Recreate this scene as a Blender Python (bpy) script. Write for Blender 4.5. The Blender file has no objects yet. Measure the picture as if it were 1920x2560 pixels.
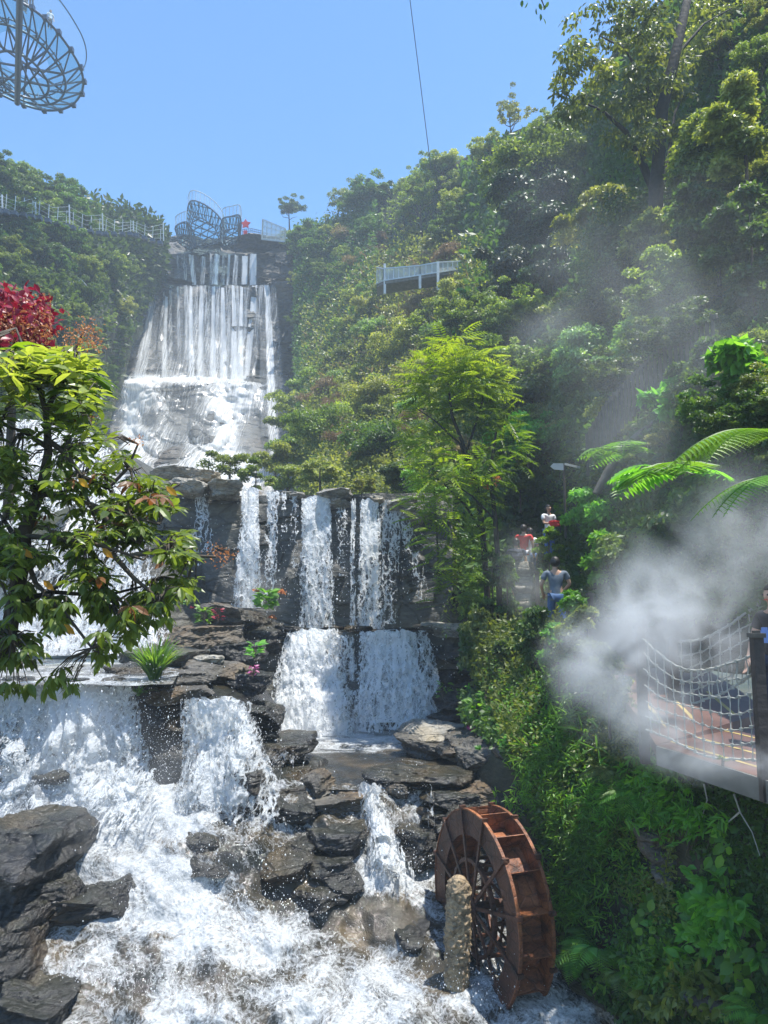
import bpy, math, random
import numpy as np
from mathutils import Vector, Matrix
R = math.radians
SC = bpy.context.scene
COL = SC.collection
# ------------------------------------------------------------------ camera, sky, sun, exposure
PITCH = R(7.0); FPX = 1862.0; CP, SP = math.cos(PITCH), math.sin(PITCH)
cam_d = bpy.data.cameras.new('camera'); cam = bpy.data.objects.new('camera', cam_d); COL.objects.link(cam)
cam.rotation_euler = (R(90) + PITCH, 0, 0); cam_d.sensor_fit = 'VERTICAL'; cam_d.sensor_height = 36
cam_d.lens = 36 * FPX / 2560; cam_d.clip_start = 0.05; cam_d.clip_end = 3000
SC.camera = cam
SUN_EL, SUN_AZ = R(76), R(98)          # azimuth from +Y towards +X
world = bpy.data.worlds.new('World'); SC.world = world; world.use_nodes = True
wn = world.node_tree; bgn = wn.nodes['Background']
sky = wn.nodes.new('ShaderNodeTexSky'); sky.sky_type = 'NISHITA'; sky.sun_disc = False
sky.sun_elevation = SUN_EL; sky.sun_rotation = SUN_AZ; sky.air_density = 1.0; sky.dust_density = 0.25; sky.ozone_density = 1.2
hsv = wn.nodes.new('ShaderNodeHueSaturation'); hsv.inputs['Saturation'].default_value = 1.22; wn.links.new(sky.outputs[0], hsv.inputs['Color']); wn.links.new(hsv.outputs[0], bgn.inputs[0]); bgn.inputs[1].default_value = 0.15
sun_d = bpy.data.lights.new('sun', 'SUN'); sun_d.energy = 4.8; sun_d.angle = R(0.5); sun_d.color = (1, .96, .88)
sun = bpy.data.objects.new('sun', sun_d); COL.objects.link(sun)
SDIR = Vector((math.cos(SUN_EL) * math.sin(SUN_AZ), math.cos(SUN_EL) * math.cos(SUN_AZ), math.sin(SUN_EL)))
sun.rotation_euler = SDIR.to_track_quat('Z', 'Y').to_euler()
SC.view_settings.view_transform = 'Standard'; SC.view_settings.look = 'None'
SC.view_settings.exposure = 0.90; SC.view_settings.gamma = 1
SC.cycles.max_bounces = 7; SC.cycles.transparent_max_bounces = 14; SC.cycles.diffuse_bounces = 3
SC.cycles.volume_bounces = 1; SC.cycles.volume_max_steps = 96; SC.cycles.volume_step_rate = 1.0

# ------------------------------------------------------------------ helpers
def ray(px, py):
    px = np.asarray(px, float); py = np.asarray(py, float)
    dx = (px - 960) / FPX; dy = (1280 - py) / FPX
    y = CP - dy * SP
    return np.stack([dx / y, np.ones_like(y), (SP + dy * CP) / y], -1)
def P(px, py, Y): return ray(px, py) * np.asarray(Y, float)[..., None]
def PV(px, py, Y): return Vector(P(px, py, Y).tolist())
def mpp(Y): return Y / FPX           # metres per photo pixel at depth Y
def on_plane(px, py, z):
    r = ray(px, py); return r * (z / r[..., 2])[..., None]

_rs = np.random.RandomState(7); _H = _rs.rand(65536)
def vnoise(p, seed=0):
    p = np.asarray(p, float); i = np.floor(p).astype(np.int64); f = p - i; f = f * f * (3 - 2 * f)
    out = 0
    for dx in (0, 1):
        for dy in (0, 1):
            for dz in (0, 1):
                h = ((i[:, 0] + dx) * 73856093) ^ ((i[:, 1] + dy) * 19349663) ^ ((i[:, 2] + dz) * 83492791) ^ (seed * 2654435)
                h = (h ^ (h >> 13)) & 65535
                w = (f[:, 0] if dx else 1 - f[:, 0]) * (f[:, 1] if dy else 1 - f[:, 1]) * (f[:, 2] if dz else 1 - f[:, 2])
                out = out + w * _H[h]
    return out
def fbm(p, oct=4, seed=0, gain=.5):
    p = np.asarray(p, float); a, s, t = 1., 0, 0
    for k in range(oct):
        s = s + a * (vnoise(p * 2 ** k + 17.3 * k, seed + k) - .5) * 2; t += a; a *= gain
    return s / t

class TPS:
    def __init__(s, pts, lam=1e-4):
        a = np.array(pts, float); s.x = a[:, :2] / 500; y = np.log(a[:, 2]); n = len(a)
        K = s.k(s.x, s.x) + lam * np.eye(n); Pm = np.c_[np.ones(n), s.x]
        A = np.block([[K, Pm], [Pm.T, np.zeros((3, 3))]]); s.w = np.linalg.solve(A, np.r_[y, 0, 0, 0]); s.n = n
        s.lo, s.hi = y.min() - .1, y.max() + .1
    def k(s, a, b):
        r2 = ((a[:, None] - b[None]) ** 2).sum(-1); return .5 * r2 * np.log(r2 + 1e-9)
    def __call__(s, px, py):
        px = np.asarray(px, float); sh = px.shape; q = np.stack([px.ravel(), np.asarray(py, float).ravel()], 1) / 500
        out = np.concatenate([s.k(c, s.x) @ s.w[:s.n] + s.w[s.n] + c @ s.w[s.n + 1:] for c in np.array_split(q, max(1, len(q) // 20000))])
        return np.exp(np.clip(out, s.lo, s.hi)).reshape(sh)

class MB:
    """collects faces; builds ONE mesh object"""
    def __init__(s): s.v = []; s.f = []; s.n = 0; s.a = []; s.m = []
    def add(s, v, f, lv=.5, mi=0):
        v = np.asarray(v, float).reshape(-1, 3); f = np.asarray(f, int)
        if len(f) == 0: return s
        s.v.append(v); s.f.append(f + s.n); s.n += len(v)
        s.a.append(np.broadcast_to(np.asarray(lv, float), (len(f),)).copy()); s.m.append(np.full(len(f), mi)); return s
    def box(s, c, size, rot=None, lv=.5, mi=0):
        x, y, z = [k / 2 for k in size]
        v = np.array([(-x, -y, -z), (x, -y, -z), (x, y, -z), (-x, y, -z), (-x, -y, z), (x, -y, z), (x, y, z), (-x, y, z)])
        if rot is not None: v = v @ np.array(rot.to_3x3()).T
        return s.add(v + np.array(c), [(0, 3, 2, 1), (4, 5, 6, 7), (0, 1, 5, 4), (1, 2, 6, 5), (2, 3, 7, 6), (3, 0, 4, 7)], lv, mi)
    def bar(s, a, b, w, h=None, lv=.5, up=(0, 0, 1), mi=0):
        a = Vector(a); b = Vector(b); d = b - a; L = d.length
        if L < 1e-6: return s
        h = h or w; z = d.normalized(); u = Vector(up)
        if abs(z.dot(u)) > .98: u = Vector((0, 1, 0))
        x = u.cross(z).normalized(); y = z.cross(x)
        m = Matrix((x, y, z)).transposed()
        return s.box((a + b) / 2, (w, h, L), m, lv, mi)
    def tube(s, pts, rad, n=8, lv=.5, cap=True, jit=0, mi=0):
        pts = np.array([tuple(p) for p in pts], float); m = len(pts); rad = np.broadcast_to(np.asarray(rad, float), (m,))
        t = np.gradient(pts, axis=0); t /= np.linalg.norm(t, axis=1)[:, None] + 1e-9
        u = np.array([0, 0, 1.]) if abs(t[0, 2]) < .9 else np.array([1., 0, 0]); V = []
        for i in range(m):
            x = np.cross(u, t[i]); x /= np.linalg.norm(x) + 1e-9; y = np.cross(t[i], x); u = np.cross(x, t[i]) * -1 if False else y
            an = np.linspace(0, 2 * np.pi, n, endpoint=False)
            r = rad[i] * (1 + jit * (_rs.rand(n) - .5))
            V.append(pts[i] + (np.cos(an) * r)[:, None] * x + (np.sin(an) * r)[:, None] * y); u = y
        V = np.concatenate(V); i = np.arange(m - 1)[:, None] * n; j = np.arange(n)[None]; k = (j + 1) % n
        F = np.stack([i + j, i + k, i + n + k, i + n + j], -1).reshape(-1, 4)
        s.add(V, F, lv, mi)
        if cap:
            for b, o in ((0, pts[0]), (m - 1, pts[-1])):
                q = np.r_[V[b * n:(b + 1) * n], [o]]
                s.add(q, [(a, (a + 1) % n, n) for a in range(n)], lv, mi)
        return s
    def build(s, name, mats, parent=None, smooth=False, loc=None):
        V = np.concatenate(s.v) if s.v else np.zeros((0, 3))
        if loc is not None: V = V - np.array(loc)
        me = bpy.data.meshes.new(name); lens = np.concatenate([np.full(len(f), f.shape[1]) for f in s.f]); idx = np.concatenate([f.ravel() for f in s.f])
        me.vertices.add(len(V)); me.vertices.foreach_set('co', V.astype(np.float32).ravel())
        me.loops.add(len(idx)); me.loops.foreach_set('vertex_index', idx.astype(np.int32))
        me.polygons.add(len(lens)); st = np.r_[0, np.cumsum(lens)[:-1]]; me.polygons.foreach_set('loop_start', st.astype(np.int32))
        me.update(calc_edges=True)
        me.polygons.foreach_set('use_smooth', np.full(len(lens), smooth))
        me.attributes.new('lv', 'FLOAT', 'FACE').data.foreach_set('value', np.concatenate(s.a).astype(np.float32))
        for m in (mats if isinstance(mats, (list, tuple)) else [mats]): me.materials.append(m)
        me.polygons.foreach_set('material_index', np.concatenate(s.m).astype(np.int32))
        o = bpy.data.objects.new(name, me); COL.objects.link(o)
        if parent: o.parent = parent
        if loc is not None: o.location = loc
        return o
def vattr(o, name, vals):
    o.data.attributes.new(name, 'FLOAT', 'POINT').data.foreach_set('value', np.asarray(vals, np.float32))
def tag(o, label=None, cat=None, group=None, kind=None):
    if label: o['label'] = label
    if cat: o['category'] = cat
    if group: o['group'] = group
    if kind: o['kind'] = kind
    return o
def empty(name, loc, label, cat, group=None):
    o = bpy.data.objects.new(name, None); COL.objects.link(o); o.location = tuple(loc); o.empty_display_size = .1
    return tag(o, label, cat, group)
def rel(o, root):     # parent a world-space mesh to an unrotated root
    loc = Vector(root.location); o.data.transform(Matrix.Translation(-loc)); o.parent = root; return o
def grid_faces(nu, nv):
    i = np.arange(nv - 1)[:, None] * nu; j = np.arange(nu - 1)[None]
    return np.stack([i + j, i + j + 1, i + nu + j + 1, i + nu + j], -1).reshape(-1, 4)

# ------------------------------------------------------------------ materials
def nodes(name):
    m = bpy.data.materials.new(name); m.use_nodes = True; nt = m.node_tree; nt.nodes.clear()
    out = nt.nodes.new('ShaderNodeOutputMaterial'); return m, nt, out
def N(nt, t, **kw):
    n = nt.nodes.new('ShaderNode' + t)
    for k, v in kw.items():
        if k.startswith('i_'):
            key = k[2:]; key = int(key) if key.isdigit() else key.replace('_', ' ')
            if hasattr(v, 'is_linked') or isinstance(v, bpy.types.NodeSocket): nt.links.new(v, n.inputs[key])
            else: n.inputs[key].default_value = v
        else: setattr(n, k, v)
    return n
def ramp(nt, fac, stops, interp='LINEAR'):
    r = nt.nodes.new('ShaderNodeValToRGB'); cr = r.color_ramp; cr.interpolation = interp
    while len(cr.elements) < len(stops): cr.elements.new(.5)
    for e, (p, c) in zip(cr.elements, stops):
        e.position = p; e.color = (*c, 1) if len(c) == 3 else c
    nt.links.new(fac, r.inputs[0]); return r
def math_(nt, op, a, b=None, c=None, clamp=False):
    n = nt.nodes.new('ShaderNodeMath'); n.operation = op; n.use_clamp = clamp
    for i, v in enumerate((a, b, c)):
        if v is None: continue
        if isinstance(v, bpy.types.NodeSocket): nt.links.new(v, n.inputs[i])
        else: n.inputs[i].default_value = v
    return n.outputs[0]
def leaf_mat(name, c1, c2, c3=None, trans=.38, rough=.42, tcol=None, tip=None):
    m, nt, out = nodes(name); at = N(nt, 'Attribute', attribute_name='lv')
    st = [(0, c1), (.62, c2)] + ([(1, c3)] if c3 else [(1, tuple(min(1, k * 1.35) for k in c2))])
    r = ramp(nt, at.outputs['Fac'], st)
    oi = N(nt, 'ObjectInfo'); v = math_(nt, 'MULTIPLY_ADD', oi.outputs['Random'], .5, .75)
    hs = N(nt, 'HueSaturation', i_Color=r.outputs[0], i_Value=v)
    hh = math_(nt, 'MULTIPLY_ADD', oi.outputs['Random'], .03, .482); nt.links.new(hh, hs.inputs['Hue'])
    b = N(nt, 'BsdfPrincipled', i_Base_Color=hs.outputs[0], i_Roughness=rough); b.inputs['Specular IOR Level'].default_value = .45
    mx = N(nt, 'MixRGB', blend_type='MULTIPLY', i_0=1.0, i_1=hs.outputs[0], i_2=(*(tcol or (2.4, 2.3, .8)), 1))
    t = N(nt, 'BsdfTranslucent', i_Color=mx.outputs[0]); s = N(nt, 'MixShader', i_0=trans)
    nt.links.new(b.outputs[0], s.inputs[1]); nt.links.new(t.outputs[0], s.inputs[2]); nt.links.new(s.outputs[0], out.inputs[0]); return m
def plain(name, col, rough=.6, metal=0, nscale=6, var=.25, bump=.0, spec=.5):
    m, nt, out = nodes(name); tc = N(nt, 'TexCoord'); n = N(nt, 'TexNoise', i_Vector=tc.outputs['Object'], i_Scale=nscale, i_Detail=6)
    r = ramp(nt, n.outputs['Fac'], [(.25, tuple(k * (1 - var) for k in col)), (.75, tuple(min(1, k * (1 + var)) for k in col))])
    b = N(nt, 'BsdfPrincipled', i_Base_Color=r.outputs[0], i_Roughness=rough, i_Metallic=metal); b.inputs['Specular IOR Level'].default_value = spec
    if bump:
        bp = N(nt, 'Bump', i_Strength=bump, i_Height=n.outputs['Fac'], i_Distance=.05); nt.links.new(bp.outputs[0], b.inputs['Normal'])
    nt.links.new(b.outputs[0], out.inputs[0]); return m
def rock_mat(name, dark, mid, ochre, rough=.5, sc=1.0, moss=0.0, strat=1.0):
    m, nt, out = nodes(name); g = N(nt, 'NewGeometry'); pos = g.outputs['Position']
    mp = N(nt, 'Mapping', i_Vector=pos, i_Scale=(sc, sc, sc * 3.2 * strat), i_Rotation=(.12, .18, 0))
    n1 = N(nt, 'TexNoise', i_Vector=mp.outputs[0], i_Scale=1.3, i_Detail=9, i_Roughness=.65, i_Distortion=.6)
    n2 = N(nt, 'TexNoise', i_Vector=pos, i_Scale=.55 * sc, i_Detail=4)
    n3 = N(nt, 'TexNoise', i_Vector=mp.outputs[0], i_Scale=9, i_Detail=8, i_Roughness=.7)
    v = N(nt, 'TexVoronoi', feature='DISTANCE_TO_EDGE', i_Vector=mp.outputs[0], i_Scale=1.1)
    r1 = ramp(nt, n1.outputs['Fac'], [(.3, dark), (.52, mid), (.8, tuple(min(1, k * 1.9) for k in mid))])
    r2 = ramp(nt, n2.outputs['Fac'], [(.5, (0, 0, 0)), (.68, (1, 1, 1))])
    mx = N(nt, 'MixRGB', i_0=r2.outputs[0], i_1=r1.outputs[0], i_2=(*ochre, 1))
    cr = ramp(nt, v.outputs['Distance'], [(0, (.35, .35, .35)), (.05, (1, 1, 1))])
    m2 = N(nt, 'MixRGB', blend_type='MULTIPLY', i_0=.7, i_1=mx.outputs[0], i_2=cr.outputs[0])
    sp = ramp(nt, n3.outputs['Fac'], [(.35, (.6, .6, .6)), (.7, (1.5, 1.5, 1.5))])
    m3 = N(nt, 'MixRGB', blend_type='MULTIPLY', i_0=.8, i_1=m2.outputs[0], i_2=sp.outputs[0]); last = m3
    if moss:
        nz = N(nt, 'SeparateXYZ', i_0=g.outputs['Normal']); mm = math_(nt, 'MULTIPLY', nz.outputs[2], n2.outputs['Fac'])
        mr = ramp(nt, mm, [(.3, (0, 0, 0)), (.5, (moss,) * 3)])
        last = N(nt, 'MixRGB', i_0=mr.outputs[0], i_1=m3.outputs[0], i_2=(.05, .07, .02, 1))
    b = N(nt, 'BsdfPrincipled', i_Base_Color=last.outputs[0], i_Roughness=rough)
    h = math_(nt, 'ADD', n1.outputs['Fac'], math_(nt, 'MULTIPLY', n3.outputs['Fac'], .35)); h = math_(nt, 'ADD', h, math_(nt, 'MULTIPLY', math_(nt, 'MINIMUM', v.outputs['Distance'], .08), 3))
    bp = N(nt, 'Bump', i_Strength=.8, i_Distance=.12 / sc, i_Height=h); nt.links.new(bp.outputs[0], b.inputs['Normal'])
    nt.links.new(b.outputs[0], out.inputs[0]); return m
def fall_mat(name, su=5., sv=.5, lace=7., tint=(.95, .97, .98), lacy=.6, soft=.12, sheer=0., THB=1.13, nz=.6, bump=.7):
    """falling water: white strands and lacy foam with see-through gaps; attribute cov = how much water"""
    m, nt, out = nodes(name); uv = N(nt, 'UVMap', uv_map='UVMap')
    w = N(nt, 'TexNoise', i_Vector=uv.outputs[0], i_Scale=.9, i_Detail=3)
    mix = N(nt, 'MixRGB', blend_type='ADD', i_0=.14, i_1=uv.outputs[0], i_2=w.outputs['Color'])
    mp = N(nt, 'Mapping', i_Vector=mix.outputs[0], i_Scale=(su, sv, 1)); n1 = N(nt, 'TexNoise', i_Vector=mp.outputs[0], i_Scale=1.6, i_Detail=7, i_Roughness=.62)
    wf = N(nt, 'TexNoise', i_Vector=uv.outputs[0], i_Scale=lace * 1.1, i_Detail=4, i_Roughness=.7); mix2 = N(nt, 'MixRGB', blend_type='ADD', i_0=1.1 / lace, i_1=mix.outputs[0], i_2=wf.outputs['Color'])
    mp2 = N(nt, 'Mapping', i_Vector=mix2.outputs[0], i_Scale=(1.2, .5, 1)); vb = N(nt, 'TexVoronoi', feature='DISTANCE_TO_EDGE', i_Vector=mp2.outputs[0], i_Scale=lace * 2.3); v = N(nt, 'TexVoronoi', feature='DISTANCE_TO_EDGE', i_Vector=mp2.outputs[0], i_Scale=lace)
    n2 = N(nt, 'TexNoise', i_Vector=mp2.outputs[0], i_Scale=lace * 2.2, i_Detail=5, i_Roughness=.7)
    net = ramp(nt, v.outputs['Distance'], [(0.01, (1, 1, 1)), (.13, (0, 0, 0))])
    netb = ramp(nt, vb.outputs['Distance'], [(0.01, (1, 1, 1)), (.16, (0, 0, 0))]); a = math_(nt, 'ADD', math_(nt, 'MULTIPLY', net.outputs[0], lacy * .36), math_(nt, 'MULTIPLY', netb.outputs[0], lacy * .26))
    s = math_(nt, 'ADD', n1.outputs['Fac'], a); s = math_(nt, 'ADD', s, math_(nt, 'MULTIPLY_ADD', n2.outputs['Fac'], nz, -nz / 2))
    cov = N(nt, 'Attribute', attribute_name='cov'); th = math_(nt, 'MULTIPLY_ADD', cov.outputs['Fac'], -.85, THB)
    al = nt.nodes.new('ShaderNodeMapRange'); nt.links.new(s, al.inputs[0]); nt.links.new(math_(nt, 'SUBTRACT', th, soft), al.inputs[1]); nt.links.new(math_(nt, 'ADD', th, soft), al.inputs[2])
    al.clamp = True
    edge = math_(nt, 'MULTIPLY', math_(nt, 'MULTIPLY', cov.outputs['Fac'], 5.0, clamp=True), math_(nt, 'MULTIPLY_ADD', al.outputs[0], .94, .06 * 0 + sheer))
    d = N(nt, 'BsdfDiffuse', i_Color=(*tint, 1)); t = N(nt, 'BsdfTranslucent', i_Color=(*tint, 1)); gl = N(nt, 'BsdfGlossy', i_Roughness=.25, i_Color=(1, 1, 1, 1))
    bp = N(nt, 'Bump', i_Strength=bump, i_Distance=.08, i_Height=s)
    for q in (d, t, gl): nt.links.new(bp.outputs[0], q.inputs['Normal'])
    s1 = N(nt, 'MixShader', i_0=.45); nt.links.new(d.outputs[0], s1.inputs[1]); nt.links.new(t.outputs[0], s1.inputs[2])
    s2 = N(nt, 'MixShader', i_0=.06); nt.links.new(s1.outputs[0], s2.inputs[1]); nt.links.new(gl.outputs[0], s2.inputs[2])
    tr = N(nt, 'BsdfTransparent'); s3 = N(nt, 'MixShader', i_0=edge); nt.links.new(tr.outputs[0], s3.inputs[1]); nt.links.new(s2.outputs[0], s3.inputs[2])
    nt.links.new(s3.outputs[0], out.inputs[0]); return m
def river_mat(name):
    """white water over dark brown bed; attribute foam = how frothy"""
    m, nt, out = nodes(name); uv = N(nt, 'UVMap', uv_map='UVMap')
    w = N(nt, 'TexNoise', i_Vector=uv.outputs[0], i_Scale=1.1, i_Detail=5, i_Roughness=.6)
    mix = N(nt, 'MixRGB', blend_type='ADD', i_0=.7, i_1=uv.outputs[0], i_2=w.outputs['Color'])
    n1 = N(nt, 'TexNoise', i_Vector=mix.outputs[0], i_Scale=1.15, i_Detail=11, i_Roughness=.66, i_Distortion=1.2)
    mp = N(nt, 'Mapping', i_Vector=mix.outputs[0], i_Scale=(1.5, .8, 1))
    v = N(nt, 'TexVoronoi', feature='DISTANCE_TO_EDGE', i_Vector=mp.outputs[0], i_Scale=9); v2 = N(nt, 'TexVoronoi', feature='DISTANCE_TO_EDGE', i_Vector=mp.outputs[0], i_Scale=23)
    net = ramp(nt, v.outputs['Distance'], [(0.0, (1, 1, 1)), (.2, (0, 0, 0))]); net2 = ramp(nt, v2.outputs['Distance'], [(0.0, (1, 1, 1)), (.25, (0, 0, 0))])
    n2 = N(nt, 'TexNoise', i_Vector=mix.outputs[0], i_Scale=24, i_Detail=6, i_Roughness=.75)
    s = math_(nt, 'ADD', math_(nt, 'MULTIPLY_ADD', n1.outputs['Fac'], 1.6, -.3), math_(nt, 'MULTIPLY', net.outputs[0], .14)); s = math_(nt, 'ADD', s, math_(nt, 'MULTIPLY', net2.outputs[0], .1))
    s = math_(nt, 'ADD', s, math_(nt, 'MULTIPLY_ADD', n2.outputs['Fac'], .34, -.17))
    fo = N(nt, 'Attribute', attribute_name='foam'); th = math_(nt, 'SUBTRACT', 1.08, fo.outputs['Fac'])
    mr = nt.nodes.new('ShaderNodeMapRange'); nt.links.new(s, mr.inputs[0]); nt.links.new(math_(nt, 'SUBTRACT', th, .17), mr.inputs[1]); nt.links.new(math_(nt, 'ADD', th, .17), mr.inputs[2])
    bedn = N(nt, 'TexNoise', i_Vector=uv.outputs[0], i_Scale=1.3, i_Detail=6); bed = ramp(nt, bedn.outputs['Fac'], [(.35, (.018, .02, .018)), (.55, (.05, .042, .028)), (.75, (.13, .095, .05))])
    h = math_(nt, 'ADD', s, 0.0)
    bp = N(nt, 'Bump', i_Strength=.4, i_Distance=.06, i_Height=h)
    wa = N(nt, 'BsdfPrincipled', i_Base_Color=bed.outputs[0], i_Roughness=.08); nt.links.new(bp.outputs[0], wa.inputs['Normal'])
    g = ramp(nt, n2.outputs['Fac'], [(.28, (.20, .23, .25)), (.62, (.62, .64, .66))])
    fm = N(nt, 'BsdfPrincipled', i_Base_Color=g.outputs[0], i_Roughness=.65); nt.links.new(bp.outputs[0], fm.inputs['Normal'])
    tl = N(nt, 'BsdfTranslucent', i_Color=(.7, .73, .75, 1)); ms = N(nt, 'MixShader', i_0=.22); nt.links.new(fm.outputs[0], ms.inputs[1]); nt.links.new(tl.outputs[0], ms.inputs[2])
    s2 = N(nt, 'MixShader', i_0=mr.outputs[0]); nt.links.new(wa.outputs[0], s2.inputs[1]); nt.links.new(ms.outputs[0], s2.inputs[2]); nt.links.new(s2.outputs[0], out.inputs[0]); return m
def glass_mat(name, col=(.75, .92, .93), a=.35):
    m, nt, out = nodes(name); tr = N(nt, 'BsdfTransparent', i_Color=(*col, 1)); g = N(nt, 'BsdfPrincipled', i_Base_Color=(*[k * .75 for k in col], 1), i_Roughness=.12)
    s = N(nt, 'MixShader', i_0=a); nt.links.new(tr.outputs[0], s.inputs[1]); nt.links.new(g.outputs[0], s.inputs[2]); nt.links.new(s.outputs[0], out.inputs[0]); return m

M = {}
M['leaf_dark'] = leaf_mat('leaf_dark', (.025, .055, .016), (.058, .115, .028), (.13, .20, .05))
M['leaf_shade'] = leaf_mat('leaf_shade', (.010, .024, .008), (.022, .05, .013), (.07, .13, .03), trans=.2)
M['leaf_mid'] = leaf_mat('leaf_mid', (.055, .09, .022), (.13, .19, .045), (.26, .32, .09))
M['leaf_olive'] = leaf_mat('leaf_olive', (.09, .12, .026), (.19, .23, .06), (.34, .36, .13))
M['leaf_pale'] = leaf_mat('leaf_pale', (.07, .14, .05), (.15, .26, .10), (.26, .38, .17))
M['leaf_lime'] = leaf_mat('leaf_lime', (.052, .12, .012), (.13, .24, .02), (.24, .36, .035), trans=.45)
M['leaf_fresh'] = leaf_mat('leaf_fresh', (.05, .14, .022), (.11, .27, .04), (.2, .4, .07), trans=.45)
M['leaf_grass'] = leaf_mat('leaf_grass', (.04, .12, .02), (.09, .22, .04), (.2, .35, .08), trans=.45)
M['leaf_broad'] = leaf_mat('leaf_broad', (.045, .07, .016), (.125, .165, .035), (.25, .28, .07), rough=.36, trans=.45)
M['leaf_yellow'] = leaf_mat('leaf_yellow', (.5, .28, .02), (.7, .42, .03))
M['leaf_red'] = leaf_mat('leaf_red', (.2, .01, .014), (.38, .02, .028), (.45, .06, .05), tcol=(1.2, .8, .8))
M['flower_orange'] = leaf_mat('flower_orange', (.35, .12, .05), (.5, .2, .09), (.6, .3, .12), tcol=(1.1, 1, .8))
M['leaf_rusty'] = leaf_mat('leaf_rusty', (.10, .05, .02), (.22, .09, .035), (.3, .14, .05), tcol=(1.3, 1, .7))
M['leaf_dry'] = leaf_mat('leaf_dry', (.16, .12, .06), (.28, .22, .11), (.4, .3, .16), tcol=(1.2, 1.1, .8))
M['flower_pink'] = leaf_mat('flower_pink', (.35, .03, .14), (.55, .08, .28), (.7, .3, .45), tcol=(1.1, .9, 1))
M['bark'] = plain('bark', (.07, .055, .04), .85, 0, 9, .5, .6)
M['bark_dark'] = plain('bark_dark', (.03, .026, .02), .85, 0, 9, .5, .6)
M['earth'] = rock_mat('earth', (.02, .022, .012), (.045, .042, .022), (.07, .06, .03), .9, .5)
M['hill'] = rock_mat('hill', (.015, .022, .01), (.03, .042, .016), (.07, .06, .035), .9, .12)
M['rock'] = rock_mat('rock', (.022, .021, .019), (.085, .078, .066), (.13, .09, .05), .5, 1.4)
M['rock_wet'] = rock_mat('rock_wet', (.008, .008, .009), (.028, .027, .026), (.06, .04, .022), .24, 1.5, moss=.12)
M['rock_pale'] = rock_mat('rock_pale', (.1, .095, .085), (.26, .245, .21), (.3, .25, .17), .65, 1.6)
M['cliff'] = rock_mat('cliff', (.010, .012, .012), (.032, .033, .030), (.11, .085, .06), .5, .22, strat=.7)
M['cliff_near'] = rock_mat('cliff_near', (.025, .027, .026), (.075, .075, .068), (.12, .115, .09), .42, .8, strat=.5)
M['fall'] = fall_mat('fall_far', 4.6, .09, 1.6, lacy=.12, soft=.2, sheer=.10, THB=1.08, nz=.2, bump=.15)
M['fall_near'] = fall_mat('fall_near', 5., .45, 4.6, lacy=.95, soft=.09, THB=1.17)
M['fall_front'] = fall_mat('fall_front', 3.4, .7, 6.5, lacy=.9, soft=.11, THB=1.235, tint=(.84, .87, .89))
M['river'] = river_mat('river')
M['steel'] = plain('steel_grey_blue', (.075, .095, .13), .4, .3, 3, .15)
M['steel_pale'] = plain('steel_pale', (.55, .6, .62), .4, .2, 3, .1)
M['white_paint'] = plain('white_paint', (.72, .74, .74), .5, 0, 3, .08)
M['glass'] = glass_mat('glass_teal', (.66, .90, .92), .2)
M['glass_clear'] = glass_mat('glass_clear', (.86, .95, .97), .16)
M['rust'] = rock_mat('rust_iron', (.04, .015, .009), (.20, .07, .028), (.36, .13, .045), .5, 3.5, strat=.5)
M['rust_dark'] = rock_mat('rust_iron_dark', (.018, .009, .006), (.075, .028, .014), (.13, .05, .025), .5, 3.0, strat=.5)
M['log'] = rock_mat('carved_log', (.07, .05, .03), (.27, .20, .12), (.34, .24, .13), .65, 5.0, strat=.4)
M['concrete'] = plain('concrete', (.16, .15, .13), .8, 0, 4, .35, .5)
M['deck'] = plain('deck_red_brown', (.12, .06, .045), .6, 0, 2.5, .35, .2)
M['post'] = plain('post_dark_wood', (.055, .042, .035), .7, 0, 8, .4, .5)
M['wood_grey'] = plain('wood_grey', (.09, .08, .065), .8, 0, 6, .4, .4)
M['rope'] = plain('rope_pale', (.36, .36, .32), .8, 0, 20, .25)
M['skin'] = plain('skin', (.5, .3, .21), .5, 0, 5, .08)
M['hair'] = plain('hair_black', (.015, .012, .01), .5, 0, 8, .3)
M['red'] = plain('red_paint', (.75, .03, .03), .5, 0, 3, .1)
for nm, c in dict(grey=(.13, .16, .2), denim=(.06, .12, .25), white=(.75, .76, .78), blue=(.12, .22, .5), red_cloth=(.65, .03, .03), navy=(.02, .03, .06), black=(.015, .015, .018), tan=(.35, .25, .12)).items():
    M[nm] = plain('cloth_' + nm, c, .8, 0, 14, .15)

# ------------------------------------------------------------------ depth of the slopes (photo pixel -> metres ahead)
DR = TPS([(640,600,108),(700,600,110),(820,560,105),(900,540,100),(1000,470,92),(1100,430,80),(1200,330,68),(1300,270,60),(1400,250,53),(1500,120,43),(1640,0,35),(1920,-200,26),(2200,-300,22),
 (620,800,100),(700,800,98),(850,800,85),(1000,800,68),(1150,800,52),(1300,800,40),(1500,800,30),(1700,800,22),(1920,800,16),(2200,800,12),
 (640,1000,92),(700,1000,84),(850,1000,66),(1000,1000,50),(1150,1000,38),(1300,1000,30),(1500,1000,22),(1700,1000,16),(1920,1000,11.5),(2200,1000,9.5),
 (560,1200,60),(650,1200,52),(850,1200,37),(1000,1200,31),(1150,1200,27),(1300,1200,27),(1500,1200,18.5),(1700,1200,13.5),(1920,1200,9.8),(2200,1200,8.2),
 (1050,1400,23.5),(1200,1400,22),(1350,1400,24),(1370,1290,26),(1500,1400,16.5),(1700,1400,12.5),(1920,1400,9.6),(2200,1400,8),(1110,1560,21),(1200,1500,20.5),(1350,1500,20),(1050,1300,26),
 (1100,1000,42),(900,700,88),(1100,600,72),(1400,500,47),(1700,300,28),(1700,550,25)])
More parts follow.
